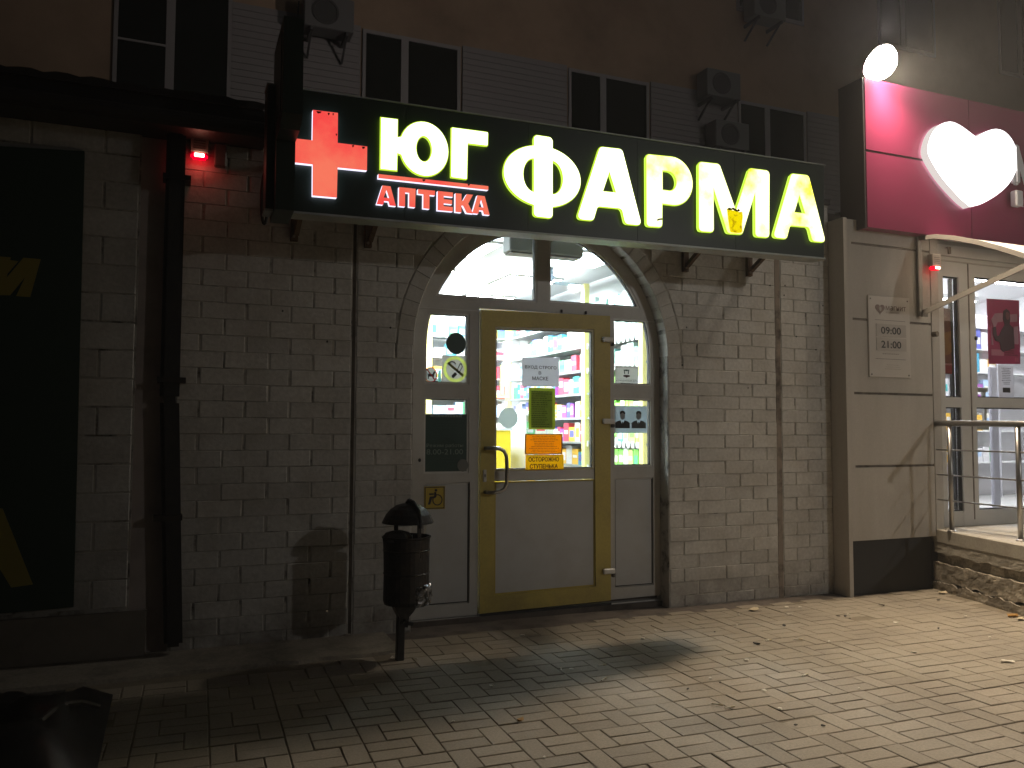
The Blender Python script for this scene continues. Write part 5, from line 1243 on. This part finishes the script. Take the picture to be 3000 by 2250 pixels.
ac_unit('air conditioner right of the floodlight on the apartment wall', 11.6, 6.5)
cb = thing('satellite_cable', 'thin black cable running down the apartment wall behind the sign end', 'cable', (1.38, UB-0.05, 5))
MB().tube([(1.40, UB-0.06, 6.9), (1.37, UB-0.06, 6.4), (1.39, UB-0.06, 5.6)], 0.012, 6).build('cable', acgrill_m, cb)

# ================================================================== LITTER ON THE PAVEMENT
scrap_m = [surf('scrap_pale', (0.62, 0.58, 0.50), 0.8), surf('scrap_cream', (0.50, 0.42, 0.28), 0.8), surf('scrap_dark', (0.03, 0.025, 0.02), 0.8), surf('leaf_dry', (0.32, 0.17, 0.04), 0.8)]
def scrap(x, y, s, m, label, cat, group=None, dz=0.0, elong=1.0, rot=None):
    lq = random.Random(int(x*1000+y*77)); n = 7; a0 = lq.uniform(0, 6.28) if rot is None else rot
    v = []
    for t in (0, 1):
        for i in range(n):
            a = 2*pi*i/n; rr = s*lq.uniform(0.6, 1.0)
            lx, ly = rr*cos(a)*elong, rr*sin(a)/elong
            v.append((lx*cos(a0)-ly*sin(a0), lx*sin(a0)+ly*cos(a0), t*0.003+lq.uniform(0, s*0.35)))
    fc = [tuple(range(n-1, -1, -1)), tuple(range(n, 2*n))]+[(i, (i+1) % n, n+(i+1) % n, n+i) for i in range(n)]
    o = obj('litter_scrap', mesh('litter_scrap', v, fc, scrap_m[m]), None, (x, y, GZ+0.003+dz))
    tag(o, label, cat, group); return o
def butt(x, y, a, L=0.055):
    c_, s_ = cos(a), sin(a); b = thing('cigarette_end', 'pale cigarette end lying on the block paving', 'cigarette end', (x, y, GZ+0.005), 'cigarette ends on the paving')
    MB().tube([(x-c_*L/2, y-s_*L/2, GZ+0.008), (x+c_*L*0.1, y+s_*L*0.1, GZ+0.008)], 0.0042, 7).build('paper', scrap_m[0], b)
    MB().tube([(x+c_*L*0.1, y+s_*L*0.1, GZ+0.008), (x+c_*L/2, y+s_*L/2, GZ+0.008)], 0.0044, 7).build('filter', scrap_m[1], b)
GP = 'pale litter scraps on the paving'; LP = 'small pale scrap of litter on the block paving'
for (x, y, s) in ((4.151, -0.494, 0.02), (2.822, -1.847, 0.016), (2.697, -1.57, 0.012), (4.657, -0.977, 0.018), (4.139, -1.592, 0.018), (3.099, -1.355, 0.020), (5.347, -0.569, 0.014), (2.706, -2.103, 0.014), (1.569, -1.262, 0.016), (2.081, -1.149, 0.016), (1.224, -0.558, 0.016), (2.131, -0.352, 0.018), (2.803, -0.716, 0.016), (3.814, -0.361, 0.012), (1.22, -1.683, 0.01), (4.168, -0.501, 0.012), (4.55, -0.66, 0.012), (1.428, -2.214, 0.009), (4.30, -0.30, 0.020), (4.40, -0.33, 0.016), (3.30, -2.0, 0.008), (3.86, -1.2, 0.008), (4.9, -1.5, 0.010), (2.3, -1.9, 0.007), (1.35, -0.63, 0.012), (3.0, -0.55, 0.010), (3.6, -0.62, 0.008), (5.3, -1.0, 0.010), (4.0, -2.3, 0.008)):
    scrap(x, y, s, 0, LP, 'litter scrap', GP)
for (x, y, a) in ((3.514, -1.044, 0.2), (2.467, -1.942, -0.9), (3.703, -1.096, -0.5), (2.272, -1.151, 0.1), (2.155, -1.383, 0.6), (2.495, -2.0, 0.0), (2.023, -1.142, 1.2), (3.2, -1.72, 0.3)):
    butt(x, y, a)
scrap(4.009, -0.287, 0.045, 1, 'crumpled cream paper near the foot of the right pier', 'litter scrap', None, elong=1.3, rot=0.2)
scrap(4.477, -1.942, 0.030, 0, 'long twisted pale wrapper far right on the paving', 'litter scrap', None, elong=1.7, rot=-0.7)
for (x, y, s) in ((3.89, -0.754, 0.02), (4.441, -0.667, 0.014), (4.492, -0.687, 0.016), (3.395, -1.077, 0.022), (4.46, -0.76, 0.010), (2.479, -1.68, 0.01), (2.627, -2.298, 0.009), (2.736, -2.351, 0.010), (3.34, -0.729, 0.010), (5.035, -0.5, 0.022), (5.60, -0.52, 0.016), (2.7, -1.65, 0.008), (4.8, -1.2, 0.01)):
    scrap(x, y, s, 2, 'small dark leaf fragment on the block paving', 'leaf fragment', 'dark fragments on the paving', elong=1.3)
scrap(5.62, -1.12, 0.05, 3, 'dry brown leaf lying against the foot of the platform', 'leaf', elong=1.2)
scrap(5.57, -1.22, 0.035, 1, 'yellowed leaf against the platform beyond the brown one', 'leaf', elong=1.2)
scrap(5.88, -0.33, 0.05, 1, 'broken plaster flake at the corner of the platform', 'plaster flake', elong=1.3, rot=0.3)
scrap(1.508, -1.78, 0.022, 3, 'reddish leaf in the nearest lit row of paving', 'leaf', elong=1.4)

# dark sheet lying in the bottom left corner
ds = thing('plastic_sheet', 'crumpled black plastic sheet with a pale hem in the dark corner', 'plastic sheet', (-0.45, -1.1, GZ))
mb = MB(); nx, ny = 30, 22
for j in range(ny+1):
    for i in range(nx+1):
        x = -1.4+1.18*i/nx; y = -2.1+1.35*j/ny
        e = min(i, nx-i, j, ny-j)/4.0; e = min(1, e)
        h = 0.02+e*(0.13+0.10*noise.noise(Vector((x*3, y*3, 1)))+0.05*noise.noise(Vector((x*9, y*7, 3))))
        mb.v.append((x, y, GZ+h))
for j in range(ny):
    for i in range(nx): a = j*(nx+1)+i; mb.f.append((a, a+1, a+nx+2, a+nx+1)); mb.m.append(0)
mb.build('sheet', surf('black_plastic', (0.014, 0.014, 0.015), 0.38), ds, smooth=True)
mb = MB(); pts = [(-0.44, -1.52, GZ+0.165), (-0.41, -1.44, GZ+0.175), (-0.37, -1.36, GZ+0.175), (-0.32, -1.30, GZ+0.16), (-0.25, -1.26, GZ+0.12)]
mb.tube(pts, 0.012, 6).build('hem', surf('pale_hem', (0.09, 0.085, 0.085), 0.6), ds)
print('bricks', nb, 'boxes', TOTAL[0], 'pavers', len(cand))
